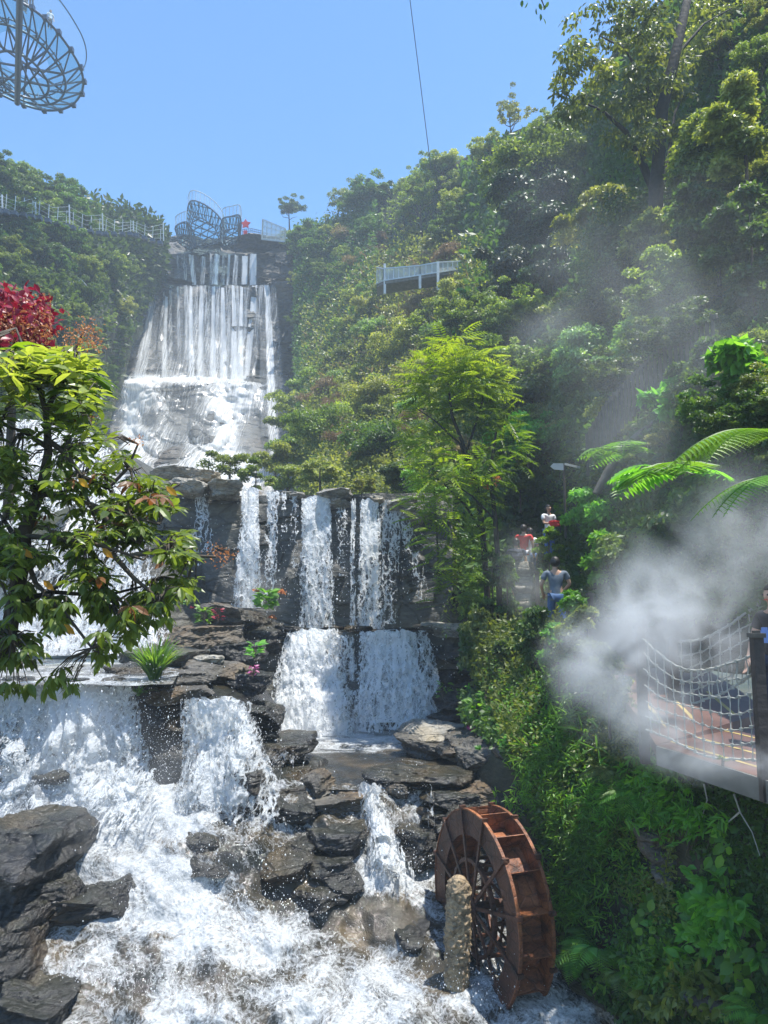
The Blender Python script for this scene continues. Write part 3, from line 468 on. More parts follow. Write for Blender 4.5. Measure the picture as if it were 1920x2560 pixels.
RK = [
 (75,2125,10.0,215,215,2.0,'big dark grey boulder with streaked face at the left edge above the round wet rock','rock_wet',0,(0,8),11),
 (60,2320,9.6,190,270,2.0,'tall dark wet rock with reddish brown patches under the big left boulder','rock_wet',8,(0,-4),12),
 (255,2280,10.5,200,240,1.8,'rounded dark rock with thin water running down it beside the left boulders','rock_wet',0,(0,0),13),
 (75,2530,8.9,260,170,1.6,'dark wet rock in the bottom left corner of the cascade','rock_wet',0,(0,10),14),
 (140,2260,10.3,130,190,1.0,'narrow wet rock wedged between the left boulder and the rounded rock','rock_wet',0,(0,0),15),
 (15,1820,12.9,140,130,1.5,'dark block standing in the falls at the left edge below the leaves','rock_wet',0,(0,0),16),
 (520,2105,12.0,180,95,1.5,'flat wet rock breaking the white water in mid stream','rock_wet',0,(0,6),17),
 (185,1935,12.2,130,70,1.2,'dark rock showing through the big left cascade','rock_wet',0,(0,-14),18),
 (440,1880,13.5,120,260,1.4,'dark wet wall of rock between the two near falls','rock_wet',0,(0,0),19),
 (705,1872,14.6,150,64,2.0,'squarish black slab beside the lit pool, upper of two','rock_wet',-8,(0,0),20),
 (700,1932,14.0,215,70,2.2,'long overhanging black slab below the squarish slab','rock_wet',4,(0,4),21),
 (680,2010,13.6,200,110,1.8,'shadowed rock under the long overhanging slab','rock_wet',0,(0,0),22),
 (840,2015,13.0,185,95,1.6,'big layered brown block in mid stream with a thread of water','rock',5,(0,-3),23),
 (850,2085,13.3,165,90,1.3,'dark undercut base beneath the big layered brown block','rock_wet',0,(0,0),24),
 (790,1960,13.5,80,60,.9,'small rusty brown stone perched behind the layered block','rock',0,(0,-20),25),
 (735,2135,12.4,130,90,1.4,'pointed brown boulder left of the low wet step','rock_wet',0,(0,-15),26),
 (830,2155,12.2,170,95,1.5,'low wet step of rock below the layered block','rock_wet',0,(0,3),27),
 (795,2222,11.9,150,70,1.3,'smooth brown rock washed by shallow water under the low step','rock_wet',0,(0,0),28),
 (1030,2330,11.3,80,60,.8,'small brown stone left of the waterwheel','rock_wet',0,(0,0),29),
 (640,1790,15.2,130,90,1.5,'dark rock shoulder between the second near fall and the bright lower fall','rock_wet',0,(0,8),92),
 (620,1960,13.6,90,120,1.0,'wet black rock beside the foot of the second near fall','rock_wet',0,(0,0),93),
 (40,1700,12.95,90,20,.6,'small wet stone on the lip of the big left cascade','rock_wet',0,(0,0),107),(180,1703,12.95,70,16,.6,'flat dark stone further along the left cascade lip','rock_wet',0,(0,0),108),(290,1702,12.95,60,22,.6,'rounded stone at the right of the left cascade lip','rock',0,(0,0),109),
 (905,1572,19.9,60,20,.7,'small dark stone on the lip of the blue lower fall','rock_wet',0,(0,0),101),(735,1574,19.8,70,20,.8,'wet dark stone at the left lip of the lower fall','rock_wet',0,(0,4),102),(1000,1576,19.8,80,18,.8,'flat wet stone on the lip under the right curtain','rock_wet',0,(0,-2),103),
 (1060,1572,19.9,70,24,.9,'brown stone at the right lip of the lower fall','rock',0,(0,0),104),(1165,2040,12.6,120,80,1.0,'shadowy rock touching the top of the waterwheel','rock_wet',0,(0,0),105),(1290,1900,13.2,110,110,1.0,'dark rock half covered by creeper above the slate slab','rock',0,(0,0),106),
 (1045,2105,12.9,120,110,1.2,'dark rough rock right of the small spill','rock_wet',0,(0,0),30),
 (985,1968,13.9,60,50,.9,'pale stub of rock beside the small spill','rock',0,(0,0),31),
 (1050,1936,13.4,230,44,1.3,'long flat brown ledge holding back the pool','rock_wet',-6,(0,1),32),
 (1150,1992,12.9,260,60,1.3,'dark layered ledge right of the pool above the waterwheel','rock_wet',-4,(0,6),33),
 (1120,2055,12.9,240,110,1.2,'black hollow rock face above the waterwheel','rock_wet',0,(0,0),34),
 (1077,1826,16.5,150,52,1.6,'pale knobbly stone standing at the right of the pool','rock_pale',0,(0,2),35),
 (1060,1872,15.8,110,66,1.4,'grey tilted stone under the pale knobbly stone','rock',0,(0,14),36),
 (1150,1860,15.0,110,60,1.3,'grey stone leaning right of the tilted stone by the pool','rock',0,(0,-8),37),
 (1215,1905,13.7,140,120,1.6,'big grey angular boulder at the foot of the fern bank','rock',14,(0,-10),38),
 (1245,1985,13.0,150,60,1.4,'broad slate grey slab below the angular boulder','rock',8,(0,10),39),
 (1140,1745,18.2,110,50,1.4,'dark wet ledge right of the blue lower falls, low one','rock_wet',0,(0,0),40),
 (1150,1800,18.0,130,60,1.4,'black rock at the water line right of the lower falls','rock_wet',0,(0,0),41),
 (1150,1635,19.4,110,50,1.4,'stacked slabs right of the lower falls under the tan slab','rock_wet',0,(0,0),42),
 (1130,1690,19.4,90,44,1.3,'thin dark ledge midway down the right of the lower falls','rock_wet',0,(0,0),43),
 (1135,1575,19.8,130,44,1.6,'flat tan slab topping the ledges right of the falls','rock_pale',0,(0,3),44),
 (930,1582,20.4,120,24,1.2,'long thin brown ledge between the upper and lower falls','rock',0,(0,2),45),
 (830,1574,20.4,80,22,1.2,'mossy flat stone on the ledge between two falls','rock',0,(0,0),46),
 (655,1590,19.9,110,90,1.8,'dark square block left of the bright lower fall','rock_wet',0,(0,0),47),
 (625,1542,19.9,90,40,1.4,'black stone beneath the leafy plant on the ledge','rock_wet',0,(0,4),48),
 (500,1590,17.6,230,70,2.4,'broad rugged brown ledge behind the grass tuft','rock',4,(0,-2),49),
 (560,1535,18.6,120,60,1.6,'reddish brown stone topping the rugged ledge','rock',0,(0,10),50),
 (430,1640,15.8,200,56,1.9,'smooth long tan slab above the grass tuft','rock',-5,(0,3),51),
 (590,1630,17.2,130,60,1.6,'jumbled dark stone between the rugged ledge and the bright fall','rock_wet',0,(0,-6),52),
 (560,1680,15.6,150,70,1.8,'brown weathered block above the second near fall','rock',0,(0,5),53),
 (400,1700,14.2,210,60,1.8,'broad wet stone carrying the grass tuft','rock',0,(0,0),54),
 (450,1735,13.6,170,40,1.4,'thin overhanging shelf just above the near fall','rock',0,(0,-4),55),
 (345,1690,14.4,120,80,1.5,'dark end of the ledge below the leaves','rock_wet',0,(0,0),56),
 (520,1650,15.9,60,34,.7,'small ochre stone lying on the weathered ledge','rock_pale',0,(0,0),57),
 (630,1710,15.6,100,70,1.3,'dark stone with purple leaves beside the second near fall','rock_wet',0,(0,0),58),
 (455,1190,20.9,190,38,2.0,'long flat grey stone lying on the left of the middle lip','rock_pale',0,(0,3),59),
 (475,1218,20.4,100,50,1.6,'tilted grey slab at the far left of the middle lip','rock_pale',0,(0,14),60),
 (560,1226,20.3,95,54,1.6,'rounded overhanging grey stone above a narrow strand','rock_pale',0,(0,2),61),
 (740,1238,20.9,60,18,1.0,'thin flat lip stone left of the lacy curtain','rock_pale',0,(0,3),62),
 (843,1238,20.9,74,36,1.2,'blocky pale stone on the lip above the bare wall','rock_pale',0,(0,2),63),
 (848,1262,20.9,54,26,1.0,'lower pale block set under the blocky lip stone','rock_pale',0,(0,0),64),
 (946,1252,20.9,40,22,.9,'small pale lip stone over the right curtain','rock_pale',0,(0,6),65),
 (1012,1262,20.8,80,42,1.3,'pale jagged stone at the right end of the lip','rock_pale',0,(0,-10),66),
 (1030,1285,20.7,80,40,1.2,'pale leaning stone below the jagged lip stone','rock_pale',0,(0,18),67),
 (1000,1440,21.3,130,200,1.5,'dull grey pillar of rock right of the curtain falls','cliff_near',0,(0,0),68),
 (1090,1480,21.4,130,180,1.5,'block of grey wall half hidden by the lime green tree','cliff_near',0,(0,0),69),
 (725,716,99.5,90,30,4,'flat stained rock lip above the right-hand far strand','cliff',0,(0,4),70),
 (655,704,100.6,70,14,3,'dark overhanging lip halfway up the far waterfall','cliff',0,(0,0),71),
 (645,612,103,100,26,5,'grey rock crest below the railings on the far summit','cliff',0,(0,0),72),
 (440,706,99,70,14,4,'brown ledge left of the far waterfall strands','cliff',0,(0,4),73),
 (350,700,99,80,30,5,'brown crag at the left brink of the far waterfall','cliff',0,(0,-6),74),
 (1340,2080,12.2,110,90,.9,'grey boulder among the bank plants behind the wheel','rock',0,(0,0),75),
 (1690,2130,9.0,190,130,1.2,'dark grey boulder half buried in the steep bank','rock',0,(0,6),76),
 (1680,2230,9.2,110,70,.7,'brown stone under the dark boulder on the bank','rock',0,(0,0),77),
 (1800,2480,7.9,130,90,.8,'grey wet stone low on the bank among heart leaves','rock',0,(0,0),78),
 (1560,2300,10.2,150,110,.9,'brown earthy rock showing between ferns and heart leaves','rock',0,(0,0),79),
 (1530,2520,9.9,200,60,.9,'long dark rock along the water edge under the ferns','rock_wet',0,(0,8),80),
 (1750,2380,8.7,170,120,.9,'mossy brown rock in the lower bank','rock',0,(0,0),81),
]
for r in RK:
    if 1 and r[1] > 1950 and r[0] < 1110 and not (r[0] < 320): r = (*r[:2], min(r[2], float(DV(np.array([r[0] * 1.]), np.array([r[1] + r[4] * .42]))[0]) - .05), *r[3:])
    rock(*r[:6], r[6], r[7], r[8], r[9], r[10], rough=.2, strat=.12 if r[7] == 'rock' else .09)
# ------------------------------------------------------------------ leaves, trees, shrubs
rng = np.random.RandomState(11)
def unit(v): return v / (np.linalg.norm(v, axis=-1, keepdims=True) + 1e-9)
def put_leaves(mb, C, D, Nn, L, W, style='diamond', lv=None, droop=.15, mi=0):
    """C base points, D growth directions, Nn face normals, L length, W width"""
    n = len(C); D = unit(D); S = unit(np.cross(D, Nn)); Nn = unit(np.cross(S, D)); L = np.broadcast_to(L, (n,))[:, None]; W = np.broadcast_to(W, (n,))[:, None]
    lv = rng.rand(n) if lv is None else lv
    if style == 'diamond':
        v = np.stack([C, C + D * L * .5 + S * W / 2 - Nn * L * .04, C + D * L - Nn * L * droop, C + D * L * .5 - S * W / 2 - Nn * L * .04], 1)
        f = np.arange(n)[:, None] * 4 + np.arange(4)[None]; mb.add(v.reshape(-1, 3), f, lv, mi)
    else:
        k = lambda t, s, d: C + D * L * t + S * W * s - Nn * L * d
        c = W * .16 / L
        v = np.stack([C, k(.3, .42, droop * .1 - .04), k(.3, -.42, droop * .1 - .04), k(.34, 0, droop * .12), k(.65, .44, droop * .42 - .04), k(.65, -.44, droop * .42 - .04), k(.68, 0, droop * .5), k(1, 0, droop)], 1)
        b = np.arange(n)[:, None, None] * 8
        q = np.array([(1, 4, 6, 3), (3, 6, 5, 2)]); t = np.array([(0, 1, 3), (0, 3, 2), (4, 7, 6), (6, 7, 5)])
        vv = v.reshape(-1, 3); base = mb.n; mb.add(vv, (b + q).reshape(-1, 4), np.repeat(lv, 2), mi)
        mb.f.append((b + t).reshape(-1, 3) + base); mb.a.append(np.repeat(lv, 4)); mb.m.append(np.full(4 * n, mi))
def rnd_dirs(n): return unit(rng.normal(size=(n, 3)))
def clump_leaves(mb, ctr, rad, n, L, W, style='diamond', flat=.75, lv0=None, up=.5, hang=0.):
    d = rnd_dirs(n); d[:, 2] = np.where(d[:, 2] < -.3, -d[:, 2] * .6, d[:, 2]); d = unit(d)
    r = rad * rng.uniform(.45, 1.08, n)[:, None]; C = np.array(ctr) + d * r * np.array([1, 1, flat])
    D = unit(d * .8 + rnd_dirs(n) * .8 + np.array([0, 0, -.15 - hang])); Nn = unit(d * .5 + rnd_dirs(n) * .55 + np.array([0, 0, up]))
    lv = np.clip((lv0 if lv0 is not None else rng.rand()) * .55 + rng.rand(n) * .5, 0, 1)
    put_leaves(mb, C - D * L * .5, D, Nn, L * rng.uniform(.6, 1.25, n), W * rng.uniform(.7, 1.2, n), style, lv)
def crown_mb(a, b, nclump, nleaf, L, W, style='diamond', clr=.32, fill=.25, droop=0., up=.5, irr=.25, dome=True):
    """crown of many leaf clumps, ellipsoid a (across) x b (high), base at z=0"""
    mb = MB()
    for i in range(nclump):
        d = rnd_dirs(1)[0]; 
        if dome and d[2] < -.35: d[2] *= -.7
        rr = rng.uniform(.55, 1.0) if i > nclump * fill else rng.uniform(.1, .5); rr *= 1 + rng.uniform(-irr, irr)
        c = np.array([d[0] * a * rr, d[1] * a * rr, b * .55 + d[2] * b * .5 * rr]); cr = clr * a * rng.uniform(.6, 1.25)
        clump_leaves(mb, c, cr, int(nleaf / nclump * (cr / (clr * a)) ** 1.5) + 6, L, W, style, .72, up=up, hang=droop)
        if droop:
            m_ = int(nleaf / nclump * .35); q = c + rng.normal(size=(m_, 3)) * cr * np.array([.45, .45, .1]); q[:, 2] -= rng.uniform(0, cr * 2.2, m_)
            put_leaves(mb, q, np.tile([0, 0, -1.], (m_, 1)) + rnd_dirs(m_) * .4, rnd_dirs(m_), L, W, style)
    return mb
def trunk_mb(h, r, lean=.15, nb=5, a=2.):
    mb = MB(); pts = [np.array([0, 0, -1.2 * r * 4])]; p = np.array([0., 0, 0])
    dv = rng.normal(size=2) * lean
    for k in range(6): pts.append(np.array([dv[0] * h * (k / 5) ** 1.5, dv[1] * h * (k / 5) ** 1.5, h * k / 5])); 
    mb.tube(pts, np.linspace(r * 1.3, r * .35, 7), 7, jit=.15)
    for k in range(nb):
        t = rng.uniform(.45, .95); s = np.array([np.interp(t, np.linspace(0, 1, 6), [q[j] for q in pts[1:]]) for j in range(3)]); an = rng.uniform(0, 6.28)
        e = s + np.array([math.cos(an) * a * .6, math.sin(an) * a * .6, h * .3]); mid = (s + e) / 2 + rng.normal(size=3) * .12 * a
        mb.tube([s, mid, e], [r * .45, r * .3, r * .12], 6)
    return mb
PROTO = {}
def proto(key, leaf, a, b, th, nclump, nleaf, L, W, clr=.32, **kw):
    r0 = bpy.data.objects.new('tree', None)
    t = trunk_mb(th + b * .45, .045 * a + .04, nb=6, a=a).build('trunk', M['bark_dark' if 'dark' in leaf else 'bark'], smooth=True)
    cmb = crown_mb(a, b, nclump, nleaf, L, W, clr=clr, **kw); 
    for v in cmb.v: v[:, 2] += th
    c = cmb.build('crown', M[leaf]); t.parent = r0; c.parent = r0
    for o in (t, c): COL.objects.unlink(o)
    PROTO[key] = (t, c)
for k in range(3):
    proto(f'dark{k}', 'leaf_dark', 3.0, 5.0, 1.8, 60, 9000, .27, .16, .21, irr=.38)
    proto(f'mid{k}', 'leaf_mid', 3.0, 4.4 + k * .7, 1.5, 64, 9000, .26, .15, .20, irr=.4)
    proto(f'olive{k}', 'leaf_olive', 2.6, 3.6 + k * .5, 1.2, 54, 7500, .24, .13, .20, irr=.4)
proto('airy0', 'leaf_mid', 2.6, 5.4, 2.4, 34, 3600, .24, .13, .20, fill=.15, irr=.5)
proto('airy1', 'leaf_olive', 2.2, 4.8, 2.6, 28, 3000, .22, .12, .20, fill=.15, irr=.5)
proto('pale0', 'leaf_pale', 2.6, 3.6, 1.2, 30, 7000, .26, .15, .28)
proto('wispy0', 'leaf_mid', 2.2, 5.2, 2.6, 18, 2600, .3, .16, .24, fill=.1, irr=.4)
proto('dry0', 'leaf_dry', 1.8, 2.4, .2, 24, 4500, .34, .07, .32, up=.1)
for k in range(2):
    proto(f'bush{k}', 'leaf_olive', 1.7, 1.9, .0, 22, 5200, .2, .11, .34)
    proto(f'bushg{k}', 'leaf_mid', 1.7, 2.0, .0, 22, 5200, .22, .12, .34)
proto('bushp', 'leaf_pale', 1.6, 1.8, .0, 22, 5200, .19, .10, .34)
def place(key, loc, s, rz, name, label, cat, group, sz=1.0):
    e = empty(name, loc, label, cat, group); e.rotation_euler = (0, 0, rz); e.scale = (s, s, s * sz)
    for o in PROTO[key]:
        if name in ('shrub', 'bush') and o is PROTO[key][0]: continue
        c = o.copy(); COL.objects.link(c); c.parent = e
    return e
LBL = {'airy': 'loose light', 'dark': 'dark green', 'mid': 'mid green', 'olive': 'olive green', 'pale': 'pale green', 'wispy': 'thin see-through', 'dry': 'straw coloured dry', 'bush': 'olive green', 'bushg': 'bright green', 'bushp': 'silvery pale'}
def scatter(DF, x0, x1, y0, y1, step, keys, size, name, cat, where, group, inside, sink=.35, seed=1, dedge=0.):
    rs = np.random.RandomState(seed); cnt = 0
    for yy in np.arange(y0, y1, step * .8):
        for xx in np.arange(x0, x1, step):
            x = xx + rs.uniform(-.45, .45) * step; y = yy + rs.uniform(-.4, .4) * step
            if not inside(x, y): continue
            Y = float(DF(np.array([x]), np.array([y]))[0]); k = keys[rs.randint(len(keys))]
            kk = k.rstrip('0123456789'); s = size * rs.uniform(.75, 1.3) * Y / 80 if size > 0 else -size * rs.uniform(.7, 1.25)
            p = P(x, y, Y - dedge); p[2] -= sink * s
            place(k, p, s, rs.uniform(0, 6.28), name, f'{LBL[kk]} {cat} {where}', cat, group.replace('*', LBL[kk])); cnt += 1
    return cnt
# skyline trees and slope trees; photo pixels only choose where on the slope each one is rooted
far = ['dark0', 'dark1', 'dark2', 'mid0', 'mid1', 'mid2', 'dark0', 'olive0', 'mid0']
n1 = scatter(DL, -60, 440, 420, 700, 58, ['dark0','dark1','dark2','mid0','mid1','dark2','olive1'], .80, 'tree', 'tree', 'on the left far hillside above the red leaves', '* trees on the far left hillside', lambda x, y: y > sky_l(x) + 52 and x < 385 - max(0, y - 500) * 1.1, seed=2)
n2 = scatter(DL, -60, 400, 700, 1040, 66, ['dark0','dark1','mid1','olive0','mid2'], .62, 'tree', 'tree', 'low on the left slope beside the far waterfall', '* trees low on the left slope', lambda x, y: x < np.interp(y, [700, 800, 950, 1040], [385, 318, 285, 270]), seed=3)
n3 = scatter(DR, 700, 1420, 260, 760, 62, ['dark0','airy0','mid0','olive1','mid2','dark2','olive0','airy1','mid1'], .8, 'tree', 'tree', 'on the hillside between the far waterfall and the ridge', '* trees on the far right hillside',
    lambda x, y: y > sky_r(x) + 56 and x > 745 + (y < 640) * -30 and not (900 < x < 1200 and 660 < y) and not (x > 1190 and y > 400), seed=4)
n4 = scatter(DR, 740, 1180, 760, 1235, 56, ['bush0','bush1','bushg0','bush0','bushp','dry0','bushg1'], 1.35, 'bush', 'bush', 'on the sunny slope right of the far waterfall', '* bushes on the sunny slope', lambda x, y: x > np.interp(y, [760, 950, 1060, 1150, 1235], [900, 830, 700, 660, 650]), seed=5, sink=.2)
n5 = scatter(DR, 700, 900, 700, 1040, 62, ['dark0','mid1','bushg0','dark1','bushg1'], .55, 'tree', 'tree', 'on the shaded cliff just right of the far waterfall', '* trees on the shaded cliff', lambda x, y: x > 750 and x < np.interp(y, [760, 950, 1060], [900, 840, 720]) and (x + y) % 3 > .9, seed=6)
n6 = scatter(DR, 900, 1200, 640, 780, 60, ['bush0','dry0','bushg0','dry0','bushp'], 1.1, 'bush', 'bush', 'below the railed walkway on the slope', '* bushes below the walkway', lambda x, y: True, seed=7, sink=.2)
n7 = scatter(DR, 1180, 1960, 60, 860, 104, ['mid0', 'olive0', 'airy0', 'olive2', 'olive1', 'airy1', 'mid2', 'airy0'], .92, 'tree', 'tree', 'in the dense wood high on the right slope', '* trees in the wood on the right slope', lambda x, y: y > sky_r(x) + 100 and not (1420 < x < 1780 and y < 560) and y < 820 and not (x < 1520 and y > 470), seed=8, dedge=0)
n8 = scatter(DR, 1180, 1960, 860, 1260, 84, ['bushg0','bushg1','mid0','dark1','bush1'], 1.35, 'bush', 'bush', 'in the thicket above the stepped path', '* bushes in the thicket above the path', lambda x, y: not (1260 < x < 1440 and y > 1190), seed=9, sink=.25)
n9 = scatter(DR, 560, 760, 560, 700, 60, ['dark1','mid0','bushg0'], .6, 'tree', 'tree', 'on the crest right of the summit platforms', '* trees on the crest by the platforms', lambda x, y: x > 705 and y > 560, seed=10)
print('TREES', n1, n2, n3, n4, n5, n6, n7, n8, n9)
# low growth hugging the slopes (nobody could count it)
def undergrowth(name, mat, DF, n, x0, x1, top, bot, L, inside=None, style='diamond', lift=.3, up=.5, kind='stuff', wid=.5, seed=0, label=None, hang=0):
    rs = np.random.RandomState(seed); x = rs.uniform(x0, x1, n); y = top(x) + (bot(x) - top(x)) * rs.rand(n)
    if inside is not None: k = inside(x, y); x, y = x[k], y[k]
    D = DF(x, y); V = P(x, y, D); n = len(x); V[:, 1] -= rs.rand(n) * lift * D / 20; V[:, 2] += rs.rand(n) * lift * D / 20 * .5
    cl = vnoise(V / 1.7 * (20 / D[:, None]), seed + 3); Ls = L * D / 20 * rs.uniform(.6, 1.3, n)
    mb = MB(); Dd = unit(rs.normal(size=(n, 3)) + np.array([0, -.5, .1 - hang])); Nn = unit(rs.normal(size=(n, 3)) * .6 + np.array([-.1, -.35, up]))
    put_leaves(mb, V, Dd, Nn, Ls, Ls * wid, style, np.clip(cl * .7 + rs.rand(n) * .35 - .05, 0, 1))
    o = mb.build(name, M[mat]); tag(o, label, None, None, kind); return o
undergrowth('undergrowth', 'leaf_mid', DR, 60000, 738, 2000, lambda x: sky_r(x) + 25, lambda x: np.interp(x, [640, 760, 1000, 1200, 2000], [1140, 1260, 1500, 1560, 1560]), .13, seed=1)
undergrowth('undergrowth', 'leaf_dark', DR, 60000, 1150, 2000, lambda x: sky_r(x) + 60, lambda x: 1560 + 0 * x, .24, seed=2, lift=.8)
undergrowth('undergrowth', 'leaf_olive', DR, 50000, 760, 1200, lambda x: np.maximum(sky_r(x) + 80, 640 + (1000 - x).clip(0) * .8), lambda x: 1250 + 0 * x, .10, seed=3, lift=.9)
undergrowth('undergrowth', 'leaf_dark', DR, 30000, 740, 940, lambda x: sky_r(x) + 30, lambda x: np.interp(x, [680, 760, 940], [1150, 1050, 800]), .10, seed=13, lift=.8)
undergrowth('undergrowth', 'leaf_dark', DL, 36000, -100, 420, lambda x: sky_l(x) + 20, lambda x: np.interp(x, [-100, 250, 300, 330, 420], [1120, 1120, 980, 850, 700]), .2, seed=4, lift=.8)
undergrowth('undergrowth', 'leaf_dry', DR, 9000, 780, 1180, lambda x: 680 + 0 * x, lambda x: 1000 + 0 * x, .3, seed=6, lift=.6, wid=.12, up=0)

def blob(name, mat, px, py, Y, w, h, label, cat='shrub', group=None, nl=2500, L=.16, W=None, style='diamond', depth=None, ncl=14, clr=.34, hang=0., stem=None, up=.5, seed=0, pts=None):
    """a plant whose crown is w x h photo pixels around px,py at depth Y"""
    global rng; rng = np.random.RandomState(seed + int(px * 7 + py))
    a = w * mpp(Y) / 2; b = h * mpp(Y); d = (depth or a * 1.6) / 2; c = P(px, py, Y); base = c - np.array([0, 0, b / 2]); root = empty(name, base, label, cat, group)
    mb = MB()
    for i in range(ncl):
        q = rnd_dirs(1)[0] * rng.uniform(.35, .95); cc = np.array([q[0] * a, q[1] * d, b / 2 + q[2] * b / 2]); cr = clr * min(a, b * .7) * rng.uniform(.7, 1.3)
        clump_leaves(mb, cc, cr, nl // ncl, L, W or L * .5, style, .75, up=up, hang=hang)
    cr_ = mb.build('crown', M[mat]); cr_.parent = root
    t = MB()
    for s in (stem or [(0, 0)]):
        t.tube([(s[0] * .3, s[1] * .3, -.4), (s[0] * .6, 0, b * .3), (s[0], s[1], b * .8)], [.05 * max(.4, a), .04 * max(.4, a), .015], 6)
    t.build('stem', M['bark'], root, True); return root

# vine-draped tall tree (dark mass) and neighbours
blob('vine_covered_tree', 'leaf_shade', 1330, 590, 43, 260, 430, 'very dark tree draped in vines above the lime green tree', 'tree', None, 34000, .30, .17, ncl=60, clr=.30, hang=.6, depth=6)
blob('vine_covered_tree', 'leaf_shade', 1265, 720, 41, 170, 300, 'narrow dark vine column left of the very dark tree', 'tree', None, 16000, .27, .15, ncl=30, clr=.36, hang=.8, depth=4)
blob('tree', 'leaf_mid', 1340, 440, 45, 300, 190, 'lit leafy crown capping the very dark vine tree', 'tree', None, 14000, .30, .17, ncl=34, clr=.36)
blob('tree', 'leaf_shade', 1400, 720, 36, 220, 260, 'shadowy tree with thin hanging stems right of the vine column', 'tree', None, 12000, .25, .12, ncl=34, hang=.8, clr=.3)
blob('vine_covered_tree', 'leaf_fresh', 1150, 790, 46, 46, 190, 'bright green vine hanging like a pillar on the slope', 'tree', None, 3000, .24, .15, ncl=14, clr=.6, hang=.7)
# tall tree with leaning trunk at the upper right
def limb_tree(name, label, cat, trunk, limbs, Y, bark, group=None):
    pts = [P(x, y, Y + dy) for x, y, r, dy in trunk]; root = empty(name, pts[0], label, cat, group)
    mb = MB(); mb.tube(pts, [r for *_, r, _ in trunk], 9, jit=.1); t = mb.build('trunk', M[bark], smooth=True); rel(t, root)
    for L in limbs:
        m2 = MB(); m2.tube([P(x, y, Y + dy) for x, y, r, dy in L], [r for *_, r, _ in L], 7, jit=.1); rel(m2.build('limb', M[bark], smooth=True), root)
    return root
t = limb_tree('tall_tree', 'tall tree with dark leaning forked trunk and drooping leaves at the upper right', 'tree',
    [(1640, 560, .23, -1), (1640, 470, .23, -1), (1648, 380, .21, -1), (1655, 270, .2, -1.3), (1690, 130, .17, -1.3), (1718, 0, .14, -1), (1735, -120, .06, 0)],
    [[(1636, 480, .14, 0), (1600, 400, .11, 0), (1565, 330, .09, -.4), (1510, 280, .05, -.8), (1450, 250, .03, -1)], [(1655, 480, .08, 0), (1672, 380, .06, .3), (1688, 280, .05, .5), (1720, 210, .03, .7)], [(1652, 290, .09, 0), (1610, 200, .06, -.5), (1560, 120, .04, -1), (1500, 90, .02, -1.2)], [(1630, 460, .06, 0), (1612, 400, .045, 0), (1606, 350, .03, .2)],
     [(1690, 140, .06, 0), (1760, 60, .04, .3), (1830, 20, .02, .5)]], 24, 'bark_dark')
rng = np.random.RandomState(5); mb = MB()
for _ in range(74):
    a = rng.uniform(0, 6.28); r = math.sqrt(rng.rand()); x = 1575 + math.cos(a) * r * 175; y = 205 + math.sin(a) * r * 190
    if y < 60 - (x - 1400) * .1 and x < 1500: continue
    clump_leaves(mb, P(x, y, 24 + rng.uniform(-2.2, 2.2)), .55 * rng.uniform(.6, 1.2), 95, .21, .095, 'leaf', .8, hang=.8, up=.3)
for x, y in ((1430,60),(1480,30),(1530,15),(1600,0),(1760,30),(1800,70),(1700,60),(1405,240),(1400,300),(1425,170),(1440,120),(1760,120)):
    clump_leaves(mb, P(x, y, 23.5), .42, 60, .21, .095, 'leaf', .8, hang=.8)
rel(mb.build('crown', M['leaf_mid']), t)
# twig entering at the top edge
tw = MB(); tw.tube([P(1330, -60, 9), P(1350, -10, 9), P(1362, 20, 9)], [.02, .012, .006], 5); rt = empty('hanging_twig', P(1330, -60, 9), 'small twig of dark leaves hanging in from the top edge against the sky', 'twig'); rel(tw.build('stem', M['bark_dark']), rt)
mb = MB()
for x, y in ((1305,0),(1320,5),(1340,20),(1352,34),(1358,44),(1365,12),(1372,4),(1348,8)): put_leaves(mb, P(x, y, 9)[None], np.array([[rng.normal() * .3, 0, -1.]]), rnd_dirs(1), .10, .05, 'leaf')
rel(mb.build('crown', M['leaf_dark']), rt)

